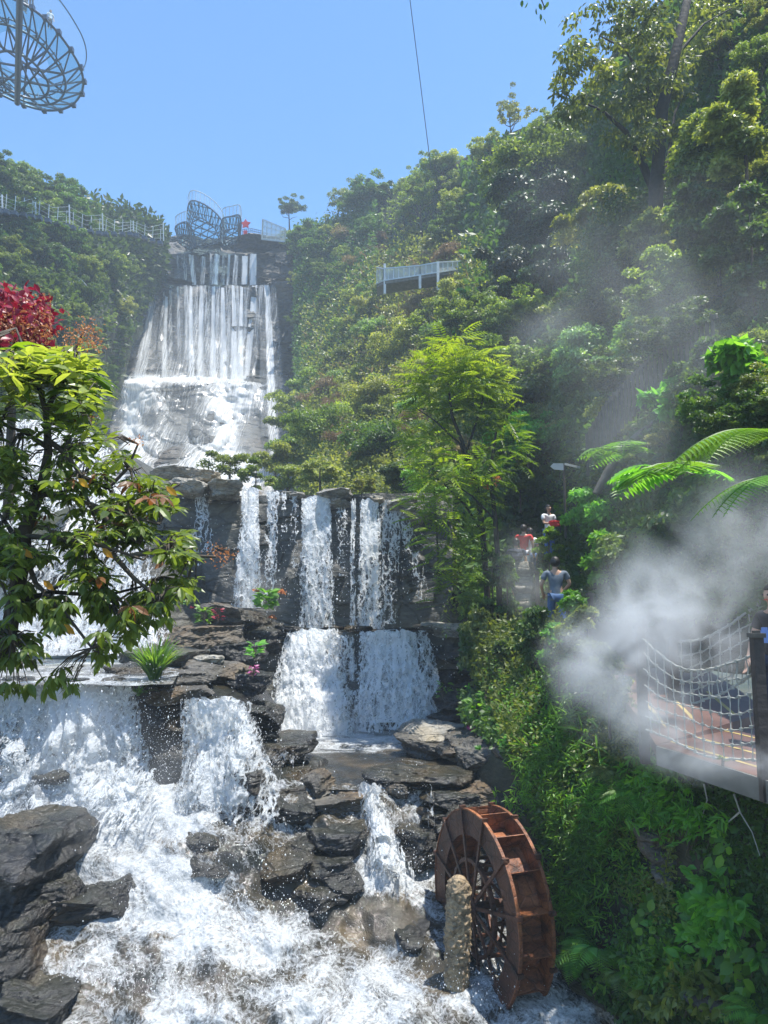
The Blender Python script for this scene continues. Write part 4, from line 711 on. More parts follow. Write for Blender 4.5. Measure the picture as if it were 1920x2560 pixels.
# right-hand dense wood closer in
W_ = [('leaf_olive',1850,140,26,300,380,'dark leafy tree filling the top right corner','tree',16000,.2),('leaf_mid',1790,430,21,260,300,'glossy leaved tree under the tall forked trunk','tree',14000,.19),('leaf_olive',1860,330,17.5,200,300,'yellow tinged tree at the right edge near the top','tree',9000,.16),
 ('leaf_dark',1600,640,25,330,330,'dull green tree behind the drifting mist','tree',13000,.2),('leaf_mid',1740,720,20,280,330,'leafy tree in the mist right of the wood','tree',12000,.17),('leaf_dark',1880,640,16,220,380,'dark tree closing the right edge halfway up','tree',11000,.16),
 ('leaf_dark',1480,800,28,200,260,'dark undergrowth tree left of the pale shrub','tree',7000,.2),('leaf_olive',1500,560,32,220,260,'medium tree between the vine tree and the tall tree','tree',9000,.24),
 ('leaf_pale',1500,905,22,250,170,'pale green shrub glowing in the mist','shrub',8000,.15),('leaf_pale',1630,850,20.5,210,200,'pale green leafy shrub right of the glowing one','shrub',7000,.15),('leaf_pale',1430,960,24,120,90,'small pale shrub at the lower left of the glowing one','shrub',3000,.15),
 ('leaf_dark',1330,1010,27,220,190,'dark shrub behind the wooden stair fence','shrub',7000,.17),('leaf_fresh',1320,1110,25,190,180,'green leafy shrub below the dark shrub','shrub',6500,.16),('leaf_dark',1800,960,13,260,200,'dark leafy bush above the tree fern','shrub',7000,.13),
 ('leaf_fresh',1700,990,14,190,150,'broad leaved plant above the fern fronds','shrub',1600,.26),('leaf_fresh',1860,900,11,170,130,'large leaved plant at the right edge above the fern','shrub',900,.3),
 ('leaf_fresh',1520,1300,17.5,250,160,'bushy shrub above the man in the grey shirt','shrub',7500,.15),('leaf_mid',1640,1380,15,260,190,'rounded shrub left of the large mist cloud','shrub',7500,.14),('leaf_fresh',1520,1400,15.5,150,150,'bright shrub right of the man in the grey shirt','shrub',4500,.14),
 ('leaf_dark',1780,1330,12.5,280,230,'dark shrub behind the large mist cloud','shrub',7000,.13),('leaf_lime',1400,1272,22.3,40,60,'small sunlit shrub beside the path under the white shirt','shrub',900,.12),('leaf_lime',1372,1365,18.6,70,110,'yellow green shrub at the path edge below the white shirt','shrub',1900,.11),
 ('leaf_mid',1560,1200,18.5,180,120,'leafy mound under the wooden stair fence','shrub',4500,.15),('leaf_fresh',1740,1235,13,150,100,'leafy shrub below the tree fern','shrub',3500,.12),
 ('leaf_dark',1790,560,18,240,260,'shaded crown behind the upper mist','tree',9000,.18),('leaf_olive',1640,600,23.0,180,130,'small crown at the foot of the forked trunk','tree',5000,.18),
 ('leaf_fresh',1445,1075,23,160,110,'leafy bush at the foot of the stair fence','shrub',4500,.15),('leaf_dark',1300,1210,23.5,110,80,'dark bush left of the signpost','shrub',3000,.14)]
for mt, x, y, Y, w, h, lb, ct, nl, L in W_:
    blob('tree' if ct == 'tree' else 'shrub', mt, x, y, Y, w, h, lb, ct, None, int(nl * 1.25), L, ncl=max(14, nl // 330), hang=.3, style='leaf' if L > .2 and Y < 16 else 'diamond')
# slope bushes near the middle falls
for mt, x, y, Y, w, h, lb, nl, L in [('leaf_olive',690,1150,42,130,110,'grey green bush at the foot of the far waterfall right side',5000,.2),('leaf_mid',800,1080,44,190,150,'bright feathery bush on the slope above the middle lip',9000,.2),('leaf_olive',930,1000,47,200,120,'dry olive bush high on the sunny slope',7000,.22),
 ('leaf_dark',930,1120,34,190,150,'dark green bush above the right end of the middle lip',8000,.18),('leaf_olive',800,1180,30,120,80,'rusty olive bush just above the blocky lip stone',4000,.14),('leaf_olive',720,1195,36,150,70,'low grey green bush behind the middle lip',5000,.15),('leaf_dark',1010,1190,28,130,120,'dark bush between the lip and the lime green tree',5000,.15),
 ('leaf_mid',575,1165,30,150,90,'loose green bush reaching in front of the far waterfall foot',3600,.12),('leaf_mid',640,1190,29,90,80,'small green bush left of the low grey green bush',2400,.12),('leaf_olive',905,1215,26,90,50,'small brownish bush beside the lip stones',2200,.12),
 ('leaf_fresh',1060,1220,25,110,130,'leafy bush just left of the slender trunk',4200,.14),('leaf_pale',1130,850,48,170,120,'silvery bush on the upper sunny slope',6500,.22),('leaf_olive',1010,860,56,180,120,'olive bush on the slope below the bright pillar vine',6000,.26)]:
    blob('bush', mt, x, y, Y, w, h, lb, 'bush', None, nl, L, ncl=max(12, nl // 300))
# ------------------------------------------------------------------ lime green feathery tree (centre)
def pinnate(mb, base, dirv, L, n=7, lw=.35, lv=None, droop=.25):
    """one feather-like leaf: rachis with pairs of leaflets"""
    d = unit(np.array(dirv)); up = np.array([0, 0, 1.]); s = unit(np.cross(d, up) + 1e-6); t = np.linspace(.2, 1, n)[:, None]
    P0 = base + d * L * t - up * L * droop * t ** 2; ll = L * lw * (1 - .45 * np.abs(t[:, 0] - .45) * 1.4)
    C = np.r_[P0, P0, P0[-1:]]; D = np.r_[np.tile(s + d * .6 - up * .25, (n, 1)), np.tile(-s + d * .6 - up * .25, (n, 1)), [d - up * .3]]
    put_leaves(mb, C, D, np.tile(up + rnd_dirs(1)[0] * .3, (2 * n + 1, 1)), np.r_[ll, ll, ll[-1:]], np.r_[ll, ll, ll[-1:]] * .34, 'diamond', np.clip((lv if lv is not None else rng.rand()) + rng.normal(size=2 * n + 1) * .12, 0, 1))
rng = np.random.RandomState(21)
YT = 18.8
t = limb_tree('feathery_tree', 'slender lime green tree with feathery leaves right of the middle falls', 'tree',
    [(1222, 1560, .09, .3), (1216, 1450, .08, .2), (1206, 1330, .075, .1), (1190, 1210, .07, 0), (1165, 1130, .055, 0), (1130, 1040, .04, 0), (1120, 960, .025, 0)],
    [[(1165, 1130, .04, 0), (1190, 1060, .03, .3), (1215, 970, .02, .5)], [(1190, 1210, .04, 0), (1150, 1110, .03, -.4), (1085, 1050, .02, -.8), (1040, 1020, .012, -1)], [(1206, 1330, .035, 0), (1160, 1260, .025, -.3), (1110, 1210, .015, -.5)]], YT, 'bark_dark')
mb = MB()
def spray(cx, cy, Y, rx, ry, n, L, lv=None, mbx=None, ysp=1.0, nlf=7):
    cx = 1120 + (cx - 1120) * .84; rx *= .86; n = int(n * .8)
    for _ in range(n):
        a = rng.uniform(0, 6.28); r = rng.rand() ** .5; x = cx + math.cos(a) * r * rx; y = cy + math.sin(a) * r * ry
        hd = np.array([math.cos(a) * .7 + rng.normal() * .5, rng.normal() * .6 - .15, -.1 * math.sin(a) + rng.normal() * .3 + .1])
        pinnate(mbx or mb, P(x, y, Y + rng.normal() * .5 * ysp), hd, L * rng.uniform(.7, 1.2), nlf, lv=np.clip((lv if lv is not None else .5) + rng.normal() * .22, 0, 1))
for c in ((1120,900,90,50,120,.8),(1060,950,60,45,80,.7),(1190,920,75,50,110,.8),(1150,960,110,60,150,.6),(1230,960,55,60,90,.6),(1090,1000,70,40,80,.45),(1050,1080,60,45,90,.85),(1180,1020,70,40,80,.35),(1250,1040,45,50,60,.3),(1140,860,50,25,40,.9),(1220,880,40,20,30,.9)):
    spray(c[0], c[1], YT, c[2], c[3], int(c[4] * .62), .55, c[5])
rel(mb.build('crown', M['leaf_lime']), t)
t2 = limb_tree('feathery_tree', 'second slender feathery tree with darker lower sprays beside the path', 'tree', [(1250, 1560, .08, 0), (1246, 1420, .07, 0), (1238, 1300, .06, 0), (1225, 1180, .045, 0), (1240, 1080, .03, 0)],
    [[(1238, 1300, .03, 0), (1180, 1240, .02, -.3), (1120, 1200, .012, -.5)]], YT - .9, 'bark_dark')
mb = MB()
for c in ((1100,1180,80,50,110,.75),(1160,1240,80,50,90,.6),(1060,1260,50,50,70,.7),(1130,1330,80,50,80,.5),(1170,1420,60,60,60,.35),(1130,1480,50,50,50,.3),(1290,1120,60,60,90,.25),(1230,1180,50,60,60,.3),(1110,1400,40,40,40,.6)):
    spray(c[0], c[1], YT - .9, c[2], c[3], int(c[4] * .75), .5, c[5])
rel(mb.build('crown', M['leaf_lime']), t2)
b_ = empty('shrub', P(1085, 1150, 20), 'yellow lime sapling sprays hanging left of the slender trunk', 'shrub'); mb = MB()
spray(1070, 1120, 19.5, 45, 40, 70, .5, .9); spray(1090, 1230, 19.3, 60, 50, 90, .45, .8); spray(1130, 1160, 19.4, 30, 40, 40, .45, .8); rel(mb.build('crown', M['leaf_lime']), b_)
mb = MB(); mb.tube([P(1100, 1480, 19.6), P(1090, 1300, 19.5), P(1080, 1130, 19.5)], [.03, .025, .01], 6); rel(mb.build('stem', M['bark_dark']), b_)
for i, (x, y0, y1, w) in enumerate(((1232,1360,1660,50),(1268,1330,1640,40),(1210,1500,1760,60))):
    blob('ivy_column', 'leaf_dark' if i != 2 else 'leaf_mid', x, (y0 + y1) / 2, 17.8 - i * .3, w * 1.5, (y1 - y0), ['dark ivy covered trunk left of the second trunk', 'dark ivy covered trunk beside the stair path', 'ivy curtain falling towards the pink flowers'][i], 'ivy', None, 5000, .11, .07, ncl=26, clr=.5, hang=.7, depth=.6)

# ------------------------------------------------------------------ river bank planting (lower right)
undergrowth('ivy', 'leaf_fresh', DB, 9000, 1200, 1700, lambda x: np.interp(x, [1200, 1400, 1500, 1700], [1700, 1700, 1800, 1950]), lambda x: np.interp(x, [1200, 1250, 1330, 1420, 1700], [1950, 1990, 2060, 2430, 2560]), .10, lambda x, y: vnoise(np.c_[x / 45, y / 45, 0 * x], 15) > .55, 'leaf', 1.3, .9, seed=14, wid=.45)  # lighter leaf colour in patches stands in for sunlight missing on the bank
undergrowth('ivy', 'leaf_dark', DB, 30000, 1150, 1960, lambda x: np.interp(x, [1150, 1400, 1500, 1640, 1760, 1960], [1580, 1560, 1690, 1900, 1950, 2010]), lambda x: np.interp(x, [1150, 1250, 1330, 1420, 1600, 1960], [1800, 1880, 2060, 2430, 2600, 2600]), .17, lambda x, y: (vnoise(np.c_[x / 90, y / 90, 0 * x], 5) > .33) & ~((x > 1480) & (y > 2080) & (x + y < 3900) & (vnoise(np.c_[x / 60, y / 60, 0 * x], 8) > .4)), 'leaf', .5, .4, seed=11, wid=.6, hang=.3)
undergrowth('ivy', 'leaf_mid', DB, 22000, 1180, 1660, lambda x: np.interp(x, [1180, 1400, 1500, 1660], [1580, 1560, 1690, 1880]), lambda x: np.interp(x, [1180, 1250, 1330, 1660], [1700, 1850, 2060, 2330]), .14, lambda x, y: vnoise(np.c_[x / 80, y / 80, 0 * x], 6) > .45, 'diamond', .9, .5, seed=12, wid=.5)
def bk_at(x, y, lift=.1): return P(x, y, float(DB(np.array([x * 1.]), np.array([y * 1.]))[0]) - lift)
def grass_tuft(x, y, Y, hpx, n, label, name='grass_tuft', mat='leaf_grass', wid=.012, spread=.8, group=None, cat='grass tuft', seed=0):
    global rng; rng = np.random.RandomState(seed + int(x)); base = P(x, y, Y) if Y else bk_at(x, y); Y = base[1]; H = hpx * mpp(Y); mb = MB()
    for _ in range(n):
        a = rng.uniform(0, 6.28); l = H * rng.uniform(.5, 1.15); o = np.array([math.cos(a), math.sin(a), 0]) ; b = base + o * H * .08 * rng.rand(); sp = spread * rng.uniform(.3, 1); pts = [b + o * l * sp * t ** 1.3 + np.array([0, 0, l * (t - .55 * sp * t ** 2.4)]) for t in np.linspace(0, 1, 5)]
        s = np.array([-o[1], o[0], 0]); w = wid * np.array([.8, 1, .9, .6, .05]); V = []
        for p, ww in zip(pts, w): V += [p - s * ww, p + s * ww]
        k = np.arange(4)[:, None] * 2; mb.add(V, k + np.array([[0, 1, 3, 2]]), rng.rand())
    o = mb.build(name, M[mat], loc=base); return tag(o, label, cat, group)
grass_tuft(385, 1705, 13.2, 125, 260, 'tuft of long green grass growing on the broad wet stone', wid=.022)
grass_tuft(345, 1740, 13.3, 40, 30, 'trailing yellow green grass hanging under the stone tuft', wid=.02, spread=1.4)
def bamboo_patch(x, y, wpx, hpx, n, label, name='bamboo_grass', mat='leaf_fresh', L=.16, W=.022, seed=0, cat='bamboo grass', per=6):
    global rng; rng = np.random.RandomState(seed + int(x + y)); base = bk_at(x, y + hpx / 2); mb = MB(); st = MB()
    for _ in range(n):
        px_, py_ = x + rng.normal() * wpx / 3.2, y + rng.normal() * hpx / 3.2; tip = bk_at(px_, py_, rng.uniform(.12, .45)); d = unit(np.array([rng.normal() * .6 - .2, -.5 + rng.normal() * .3, .25 + rng.normal() * .3]))
        C = np.tile(tip, (per, 1)) - d * np.linspace(0, .12, per)[:, None]; D = unit(d + rnd_dirs(per) * .75 + np.array([0, 0, -.25])); put_leaves(mb, C, D, rnd_dirs(per) * .9 + np.array([0, -.3, .8]), L * rng.uniform(.7, 1.2, per), W, 'leaf', np.clip(rng.rand() * .6 + rng.rand(per) * .4, 0, 1), .35)
        if rng.rand() < .35: st.tube([tip + np.array([0, .15, -.25]), tip + np.array([0, .05, -.1]), tip], [.004, .003, .002], 4, cap=False)
    e = empty(name, base, label, cat); rel(mb.build('leaves', M[mat]), e); 
    if st.n: rel(st.build('stem', M['bark']), e)
    return e
bamboo_patch(1440, 2110, 190, 250, 330, 'big mound of narrow leaved bamboo grass behind the wheel')
bamboo_patch(1500, 2010, 170, 120, 170, 'bamboo grass above the big mound')
bamboo_patch(1390, 2010, 80, 90, 60, 'sunlit yellowish bamboo grass above the wheel rim', mat='leaf_lime')  # lime leaf colour puts the sunlight into this clump
bamboo_patch(1430, 2260, 120, 110, 110, 'lower bamboo grass spilling towards the ferns')
bamboo_patch(1330, 1985, 130, 60, 70, 'bright low leaves at the edge of the slate slab', mat='leaf_lime', L=.11)
bamboo_patch(1410, 1810, 120, 130, 70, 'long bladed pale green cane leaves under the net fence', L=.34, W=.035, mat='leaf_grass')
bamboo_patch(1370, 1900, 130, 80, 60, 'cane leaves low on the bank by the grey boulder', L=.28, W=.03, mat='leaf_fresh')
bamboo_patch(1620, 1980, 160, 110, 130, 'leafy sprays just below the concrete deck edge', L=.15, W=.035)
bamboo_patch(1690, 2040, 170, 80, 90, 'ferny growth under the right part of the deck', L=.13, W=.03)
bamboo_patch(1620, 2420, 200, 110, 120, 'mixed small leaves above the water edge', L=.11, W=.04)
bamboo_patch(1780, 2300, 170, 150, 80, 'scattered broad leaves on the dark lower bank', L=.16, W=.08)
bamboo_patch(1700, 2480, 180, 110, 80, 'leafy clump in the bottom right corner', L=.15, W=.07, mat='leaf_mid')
bamboo_patch(1280, 1790, 130, 120, 120, 'small leaved creeper right of the pink flowers', L=.12, W=.06)
bamboo_patch(1300, 1650, 140, 120, 130, 'shaded creeper left of the net fence', L=.12, W=.06, mat='leaf_mid')
def fern(x, y, Y, frond_px, n, label, az0=0, spread=6.28, mat='leaf_fresh', name='fern', elev=.5, seed=0, nl=22, group=None, lw=.3, arch=.5, cat='fern'):
    global rng; rng = np.random.RandomState(seed + int(x + y)); base = P(x, y, Y) if Y else bk_at(x, y, .12); Y = base[1]; L = frond_px * mpp(Y); e = empty(name, base, label, cat, group)
    for i in range(n):
        a = az0 + spread * (i / n - .5) + rng.normal() * .12; d = np.array([math.sin(a), -math.cos(a), 0]); l = L * rng.uniform(.75, 1.1); el = elev * rng.uniform(.7, 1.2); t = np.linspace(0, 1, nl)
        pts = base + d * (l * t * .92)[:, None] + np.array([0, 0, 1.]) * (l * (el * t - (el * .4 + arch) * t ** 2.1))[:, None]; tg = unit(np.gradient(pts, axis=0)); s = unit(np.cross(tg, [0, 0, 1.]))
        w = l * lw * np.sin(np.pi * np.clip(t * .93 + .09, 0, 1)) ** .8; mb = MB(); k = slice(2, nl)
        for sg in (1, -1):
            dl = s * sg + tg * .35 - np.array([0, 0, .08])
            if nl > 24:   # big fronds: each side branch is itself feathered
                for j in range(2, nl):
                    m_ = 16; tt = np.linspace(.08, 1, m_)[:, None]; q = pts[j] + unit(dl[j]) * w[j] * tt - np.array([0, 0, 1.]) * w[j] * .22 * tt ** 2; ll = w[j] * .105 * (1.15 - tt[:, 0])+.003
                    for s2 in (1, -1): put_leaves(mb, q, unit(tg[j] * s2 + unit(dl[j]) * .6)[None].repeat(m_, 0), np.tile([0, -.2, 1.], (m_, 1)), ll, ll * .42 + .003, 'diamond', np.clip(.6 + rng.normal(size=m_) * .15, 0, 1))
            else: put_leaves(mb, pts[k], dl[k], np.tile([0, -.2, 1.], (nl - 2, 1)) + rng.normal(size=(nl - 2, 3)) * .15, w[k], w[k] * .17 + l * .008, 'diamond', np.clip(rng.rand() * .4 + .3 + rng.normal(size=nl - 2) * .1, 0, 1))
        mb.tube(pts, np.linspace(l * .012, l * .003, nl), 5, lv=.4, cap=False); rel(mb.build('frond', M[mat]), e)
    return e
fern(1500, 2380, None, 130, 9, 'fresh fern with arching fronds beside the wheel', -.6, 4.0, elev=.8)
fern(1440, 2400, None, 80, 6, 'small fern leaning over the water beside the wheel', -1.2, 3.0, elev=.5)
fern(1560, 2440, None, 100, 7, 'fern half hidden right of the arching one', .5, 4.0, 'leaf_mid', elev=.7)
fern(1600, 1985, None, 110, 8, 'fern hanging just below the deck corner', -.5, 4, elev=.4)
fern(1540, 1930, None, 100, 7, 'dark fern below the mist nozzle', -.6, 4, 'leaf_mid', elev=.4)
fern(1900, 2540, None, 110, 6, 'fern fronds at the bottom right edge', -1, 3, elev=.7)
fern(1945, 1095, 4.6, 330, 5, 'big backlit tree fern reaching in from the right edge', -1.38, .75, 'leaf_lime', 'tree_fern', elev=.34, nl=27, lw=.36, arch=.5, seed=3)
fern(1975, 1200, 4.9, 300, 3, 'lower tree fern spray in mist at the right edge', -1.15, .7, 'leaf_fresh', 'tree_fern', elev=.2, nl=28, lw=.26, arch=.5, seed=5)
fern(1690, 1190, 9.5, 190, 9, 'spiky palm like plant left of the big fern', -1.0, 3.6, 'leaf_fresh', 'palm_like_plant', elev=.6, lw=.5, nl=14, arch=.5, cat='plant')
fern(1560, 1140, 14, 130, 9, 'palm like fern beside the wooden stair fence', -.8, 4, 'leaf_fresh', 'palm_like_plant', elev=.7, lw=.4, nl=14, cat='plant')
def heart_vine(pts_, label, L=.13, mat='leaf_fresh', seed=0):
    global rng; rng = np.random.RandomState(seed); e = empty('creeping_vine', bk_at(*pts_[0]), label, 'vine'); st = MB(); mb = MB(); q = []
    for a, b in zip(pts_[:-1], pts_[1:]):
        for t in np.linspace(0, 1, 8): q.append(bk_at(a[0] + (b[0] - a[0]) * t + rng.normal() * 5, a[1] + (b[1] - a[1]) * t, .16))
    st.tube(q, .006, 5); rel(st.build('stem', M['bark']), e); q = np.array(q); n = len(q) * 2; C = np.repeat(q, 2, 0) + rng.normal(size=(n, 3)) * .05
    D = np.array([rng.choice([-1, 1], n) * rng.uniform(.3, 1, n), -.3 + 0 * np.arange(n), -.7 + rng.normal(size=n) * .2]).T; put_leaves(mb, C, D, np.tile([0, -1, .55], (n, 1)) + rng.normal(size=(n, 3)) * .25, L * rng.uniform(.6, 1.2, n), L * .75, 'leaf', rng.rand(n), .2); rel(mb.build('leaves', M[mat]), e)
heart_vine([(1815, 2060), (1800, 2150), (1830, 2260), (1790, 2330)], 'creeper with heart leaves trailing down the dark bank below the deck', seed=1)
heart_vine([(1640, 2240), (1600, 2290), (1660, 2360), (1640, 2430)], 'creeper with heart leaves right of the bamboo grass mound', seed=2)
heart_vine([(1880, 2360), (1830, 2420), (1870, 2500)], 'creeper with large heart leaves near the bottom right corner', .16, seed=3)
heart_vine([(1760, 2420), (1740, 2480), (1800, 2540)], 'creeper low on the bank above the corner', .12, 'leaf_mid', 4)
# hanging roots below the deck
for i, pp in enumerate((((1835, 1985), (1850, 2030), (1880, 2080), (1900, 2140)), ((1760, 1960), (1768, 2000), (1750, 2060)), ((1850, 2030), (1815, 2060)))):
    mb = MB(); mb.tube([bk_at(a, b, .25) for a, b in pp], [.01, .007, .005, .003][:len(pp)], 5); o = mb.build('hanging_root', M['rope']); tag(o, ['long pale root curling down under the deck', 'short pale root under the middle of the deck', 'thin side root under the deck'][i], 'root')
# flowers and small leafy plants on the ledges
def small_plant(x, y, Y, wpx, label, mat='leaf_fresh', n=40, L=.18, fl=None, flp=None, name='leafy_plant', cat='plant', W=.55, seed=0, up=.5):
    global rng; rng = np.random.RandomState(seed + int(x + y)); base = P(x, y, Y); e = empty(name, base, label, cat); r = wpx * mpp(Y) / 2; mb = MB()
    a = rng.uniform(0, 6.28, n); C = base + np.stack([np.cos(a) * r * .3, np.sin(a) * r * .3, rng.rand(n) * r * 1.2], 1); D = np.stack([np.cos(a), np.sin(a), rng.uniform(-.2, .9, n)], 1); put_leaves(mb, C, D, np.tile([0, -.4, 1], (n, 1)) + rng.normal(size=(n, 3)) * .3, L * rng.uniform(.6, 1.2, n), L * W, 'leaf', None, .3)
    rel(mb.build('leaves', M[mat]), e); s = MB()
    for k in range(4): s.tube([base - np.array([0, 0, .05]), base + np.array([rng.normal() * r * .2, rng.normal() * r * .2, r * rng.uniform(.6, 1.4)])], [.012, .005], 5)
    rel(s.build('stem', M['bark']), e)
    if fl:
        f = MB()
        for fx, fy, fr in flp: clump_leaves(f, P(fx, fy, Y - .15), fr, 26, fr * .8, fr * .6, 'diamond', .8)
        rel(f.build('flowers', M[fl]), e)
    return e
small_plant(1190, 1790, 15.3, 80, 'pink flowering plant right of the knobbly stone', fl='flower_pink', flp=[(1180,1822,.09),(1200,1824,.08),(1192,1790,.05)], n=36, L=.2)
small_plant(1215, 1760, 15.2, 60, 'second pink flowering plant higher in the creeper', fl='flower_pink', flp=[(1208,1778,.05),(1240,1775,.05)], n=26, L=.16)
small_plant(1262, 1632, 16.4, 60, 'dim purple pink flowers in the dark ivy', fl='flower_pink', flp=[(1262,1625,.05),(1275,1640,.06),(1250,1650,.04)], n=16, L=.12)
small_plant(665, 1520, 19.4, 70, 'leafy plant with round leaves in front of the middle wall', n=60, L=.24, W=.8, fl='flower_orange', flp=[(640,1478,.1),(705,1482,.12),(680,1545,.1)])
small_plant(510, 1555, 16.8, 60, 'green leafy plant on the rugged ledge', n=50, L=.16, mat='leaf_fresh')
small_plant(545, 1550, 16.6, 50, 'crimson leafed plant on the rugged ledge', 'leaf_red', 34, .1)
small_plant(455, 1512, 17.2, 60, 'greyish rosette plant with red flowers by the leaves', 'leaf_pale', 34, .12, 'leaf_red', [(440,1505,.06),(470,1500,.06),(480,1520,.05)])
small_plant(637, 1640, 15.8, 46, 'bright green rosette on the dark stone', 'leaf_fresh', 26, .22, W=.4)
small_plant(632, 1690, 15.0, 40, 'purple leafed plant hanging beside the near fall', 'flower_pink', 26, .09)
small_plant(1110, 1745, 18.5, 60, 'wiry green plant on the dark wet ledge', n=30, L=.18, W=.2)
small_plant(1212, 1205, 19.8, 60, 'orange flowers on a bush between the slender trunks', 'leaf_fresh', 40, .16, 'flower_orange', [(1190,1205,.22),(1220,1215,.25),(1235,1200,.18)])
small_plant(1805, 1905, 7.35, 26, 'sprig of lime leaves on the concrete deck edge', 'leaf_lime', 14, .05, W=.6)

# ------------------------------------------------------------------ near broad-leaved tree on the left
YN = 4.3
def pn(x, y, dy=0): return P(x, y, YN + dy)
T = empty('broad_leaved_tree', pn(40, 1760), 'near bushy tree with glossy broad leaves, reddish tips and a few yellow leaves', 'tree')
tr = MB(); tr.tube([pn(-120, 1900, .1), pn(-60, 1750, .05), pn(20, 1590), pn(55, 1400), pn(60, 1330), pn(82, 1270), pn(108, 1200), pn(121, 1130), pn(118, 1060), pn(114, 1020)], [.06, .055, .048, .045, .042, .036, .03, .024, .02, .018], 9, jit=.12); rel(tr.build('trunk', M['bark'], smooth=True), T)
LIM = [[(114,1030,0),(95,960,0),(62,880,.05),(40,820,.1)],[(114,1030,0),(150,960,.05),(185,880,.05),(215,815,.1)],[(40,1345,0),(10,1300,.1),(-30,1250,.2)],[(60,1340,0),(130,1345,-.2),(210,1352,-.3),(290,1375,-.4),(360,1400,-.45)],[(95,1235,0),(160,1240,-.1),(230,1262,-.2),(320,1290,-.3),(400,1310,-.3)],
 [(120,1100,0),(160,1130,-.1),(205,1190,-.1),(215,1240,-.1),(250,1330,-.1)],[(200,1190,-.1),(270,1220,0),(320,1170,.1),(345,1110,.1)],[(60,1380,0),(90,1460,-.2),(160,1530,-.3),(230,1620,-.35)],[(50,1420,0),(20,1500,-.2),(30,1600,-.3)],[(260,1360,-.3),(330,1440,-.35),(400,1500,-.35)],[(300,1285,-.25),(380,1250,-.1),(450,1210,0)],
 [(330,1390,-.4),(420,1370,-.3),(490,1390,-.2),(540,1392,-.2)],[(121,1120,0),(60,1080,.1),(0,1060,.15)],[(55,1500,0),(130,1480,.1),(260,1490,.2),(380,1460,.2)],[(230,1262,-.2),(300,1330,-.2),(350,1360,-.3)],[(118,1060,0),(180,1010,.1),(260,960,.15)]]
lm = MB(); tips = []; rng = np.random.RandomState(9)
for L_ in LIM:
    pts = [pn(*q) for q in L_]; m_ = MB(); m_.tube(pts, np.linspace(.017, .006, len(pts)), 7, jit=.15); rel(m_.build('branch', M['bark'], smooth=True), T)
tw = MB(); lf = MB(); ly = MB(); lr = MB()
def inside_near(x, y):
    xr = np.interp(y, [840, 900, 980, 1050, 1100, 1180, 1260, 1320, 1400, 1460, 1520, 1560, 1600, 1680, 1720], [150, 235, 280, 270, 300, 400, 470, 500, 520, 515, 480, 420, 330, 280, 230]); return x < xr
tot = 0
while tot < 1550:
    x = rng.uniform(-120, 530); y = rng.uniform(880, 1720)
    if not inside_near(x + 25, y): continue
    if 960 < y < 1120 and x < 260 and rng.rand() < .30: continue
    if vnoise(np.array([[x / 50, y / 42, 3.3]]), 4)[0] < .455 and y > 930: continue
    if y > 1560 and rng.rand() < .5: continue
    if 1180 < y < 1330 and x < 240 and rng.rand() < .5: continue
    dy = rng.normal() * .28; c = pn(x, y, dy); tot += 1
    # nearest limb point, as the twig's foot
    best = min((q for L_ in LIM for q in L_), key=lambda q: (q[0] - x) ** 2 + (q[1] - y) ** 2); f0 = pn(*best); v = c - f0; ln = np.linalg.norm(v)
    if ln > .42: f0 = c - v / ln * .42
    tw.tube([f0, (f0 + c) / 2 + np.array([0, 0, .03]), c], [.005, .0035, .002], 4, cap=False)
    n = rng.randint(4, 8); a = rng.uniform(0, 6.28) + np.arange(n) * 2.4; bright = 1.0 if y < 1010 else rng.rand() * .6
    dn = .25 if y < 1100 else -.15 - .5 * (y > 1450)
    D = unit(np.stack([np.cos(a), np.sin(a), dn + rng.normal(size=n) * .3], 1) + unit(v) * .3); Nn = np.tile([0, -.1, 1.], (n, 1)) + rng.normal(size=(n, 3)) * .35
    Lf = (.078 if y > 1050 else .095) * rng.uniform(.45, 1.3, n); tgt = lr if rng.rand() < .015 else lf
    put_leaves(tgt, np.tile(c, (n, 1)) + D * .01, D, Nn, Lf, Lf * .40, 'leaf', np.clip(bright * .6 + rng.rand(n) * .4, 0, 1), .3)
for x, y in ((195,1195),(415,1215),(255,1370),(55,1370),(108,1450),(160,1560)):   # the few yellow leaves
    put_leaves(ly, pn(x, y, -.45)[None], np.array([[.6, -.2, -.5]]), np.array([[-.3, -1, .4]]), 0.085, .035, 'leaf')
rel(tw.build('twigs', M['bark']), T); rel(lf.build('leaves', M['leaf_broad']), T); rel(ly.build('yellow_leaves', M['leaf_yellow']), T); rel(lr.build('reddish_leaves', M['leaf_rusty']), T)
# bright top leaves
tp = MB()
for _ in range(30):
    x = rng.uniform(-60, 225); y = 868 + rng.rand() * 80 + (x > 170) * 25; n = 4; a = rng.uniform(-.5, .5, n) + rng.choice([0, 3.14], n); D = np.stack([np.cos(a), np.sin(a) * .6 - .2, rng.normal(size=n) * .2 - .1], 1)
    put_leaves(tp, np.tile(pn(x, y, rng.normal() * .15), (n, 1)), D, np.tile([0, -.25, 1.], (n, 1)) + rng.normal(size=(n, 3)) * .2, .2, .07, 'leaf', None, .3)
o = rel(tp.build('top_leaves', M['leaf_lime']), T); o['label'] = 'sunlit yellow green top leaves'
fl = MB()
for cx, cy, rr, n in ((215, 835, 34, 220), (180, 850, 30, 120), (235, 860, 24, 90), (545, 1385, 26, 90), (565, 1390, 14, 30), (230, 1050, 14, 30), (345, 1100, 16, 40)):
    for _ in range(n):
        c = pn(cx + rng.normal() * rr * .6, cy + rng.normal() * rr * .6, rng.normal() * .05); put_leaves(fl, c[None], rnd_dirs(1), rnd_dirs(1), .018, .009)
rel(fl.build('blossoms', M['flower_orange']), T)
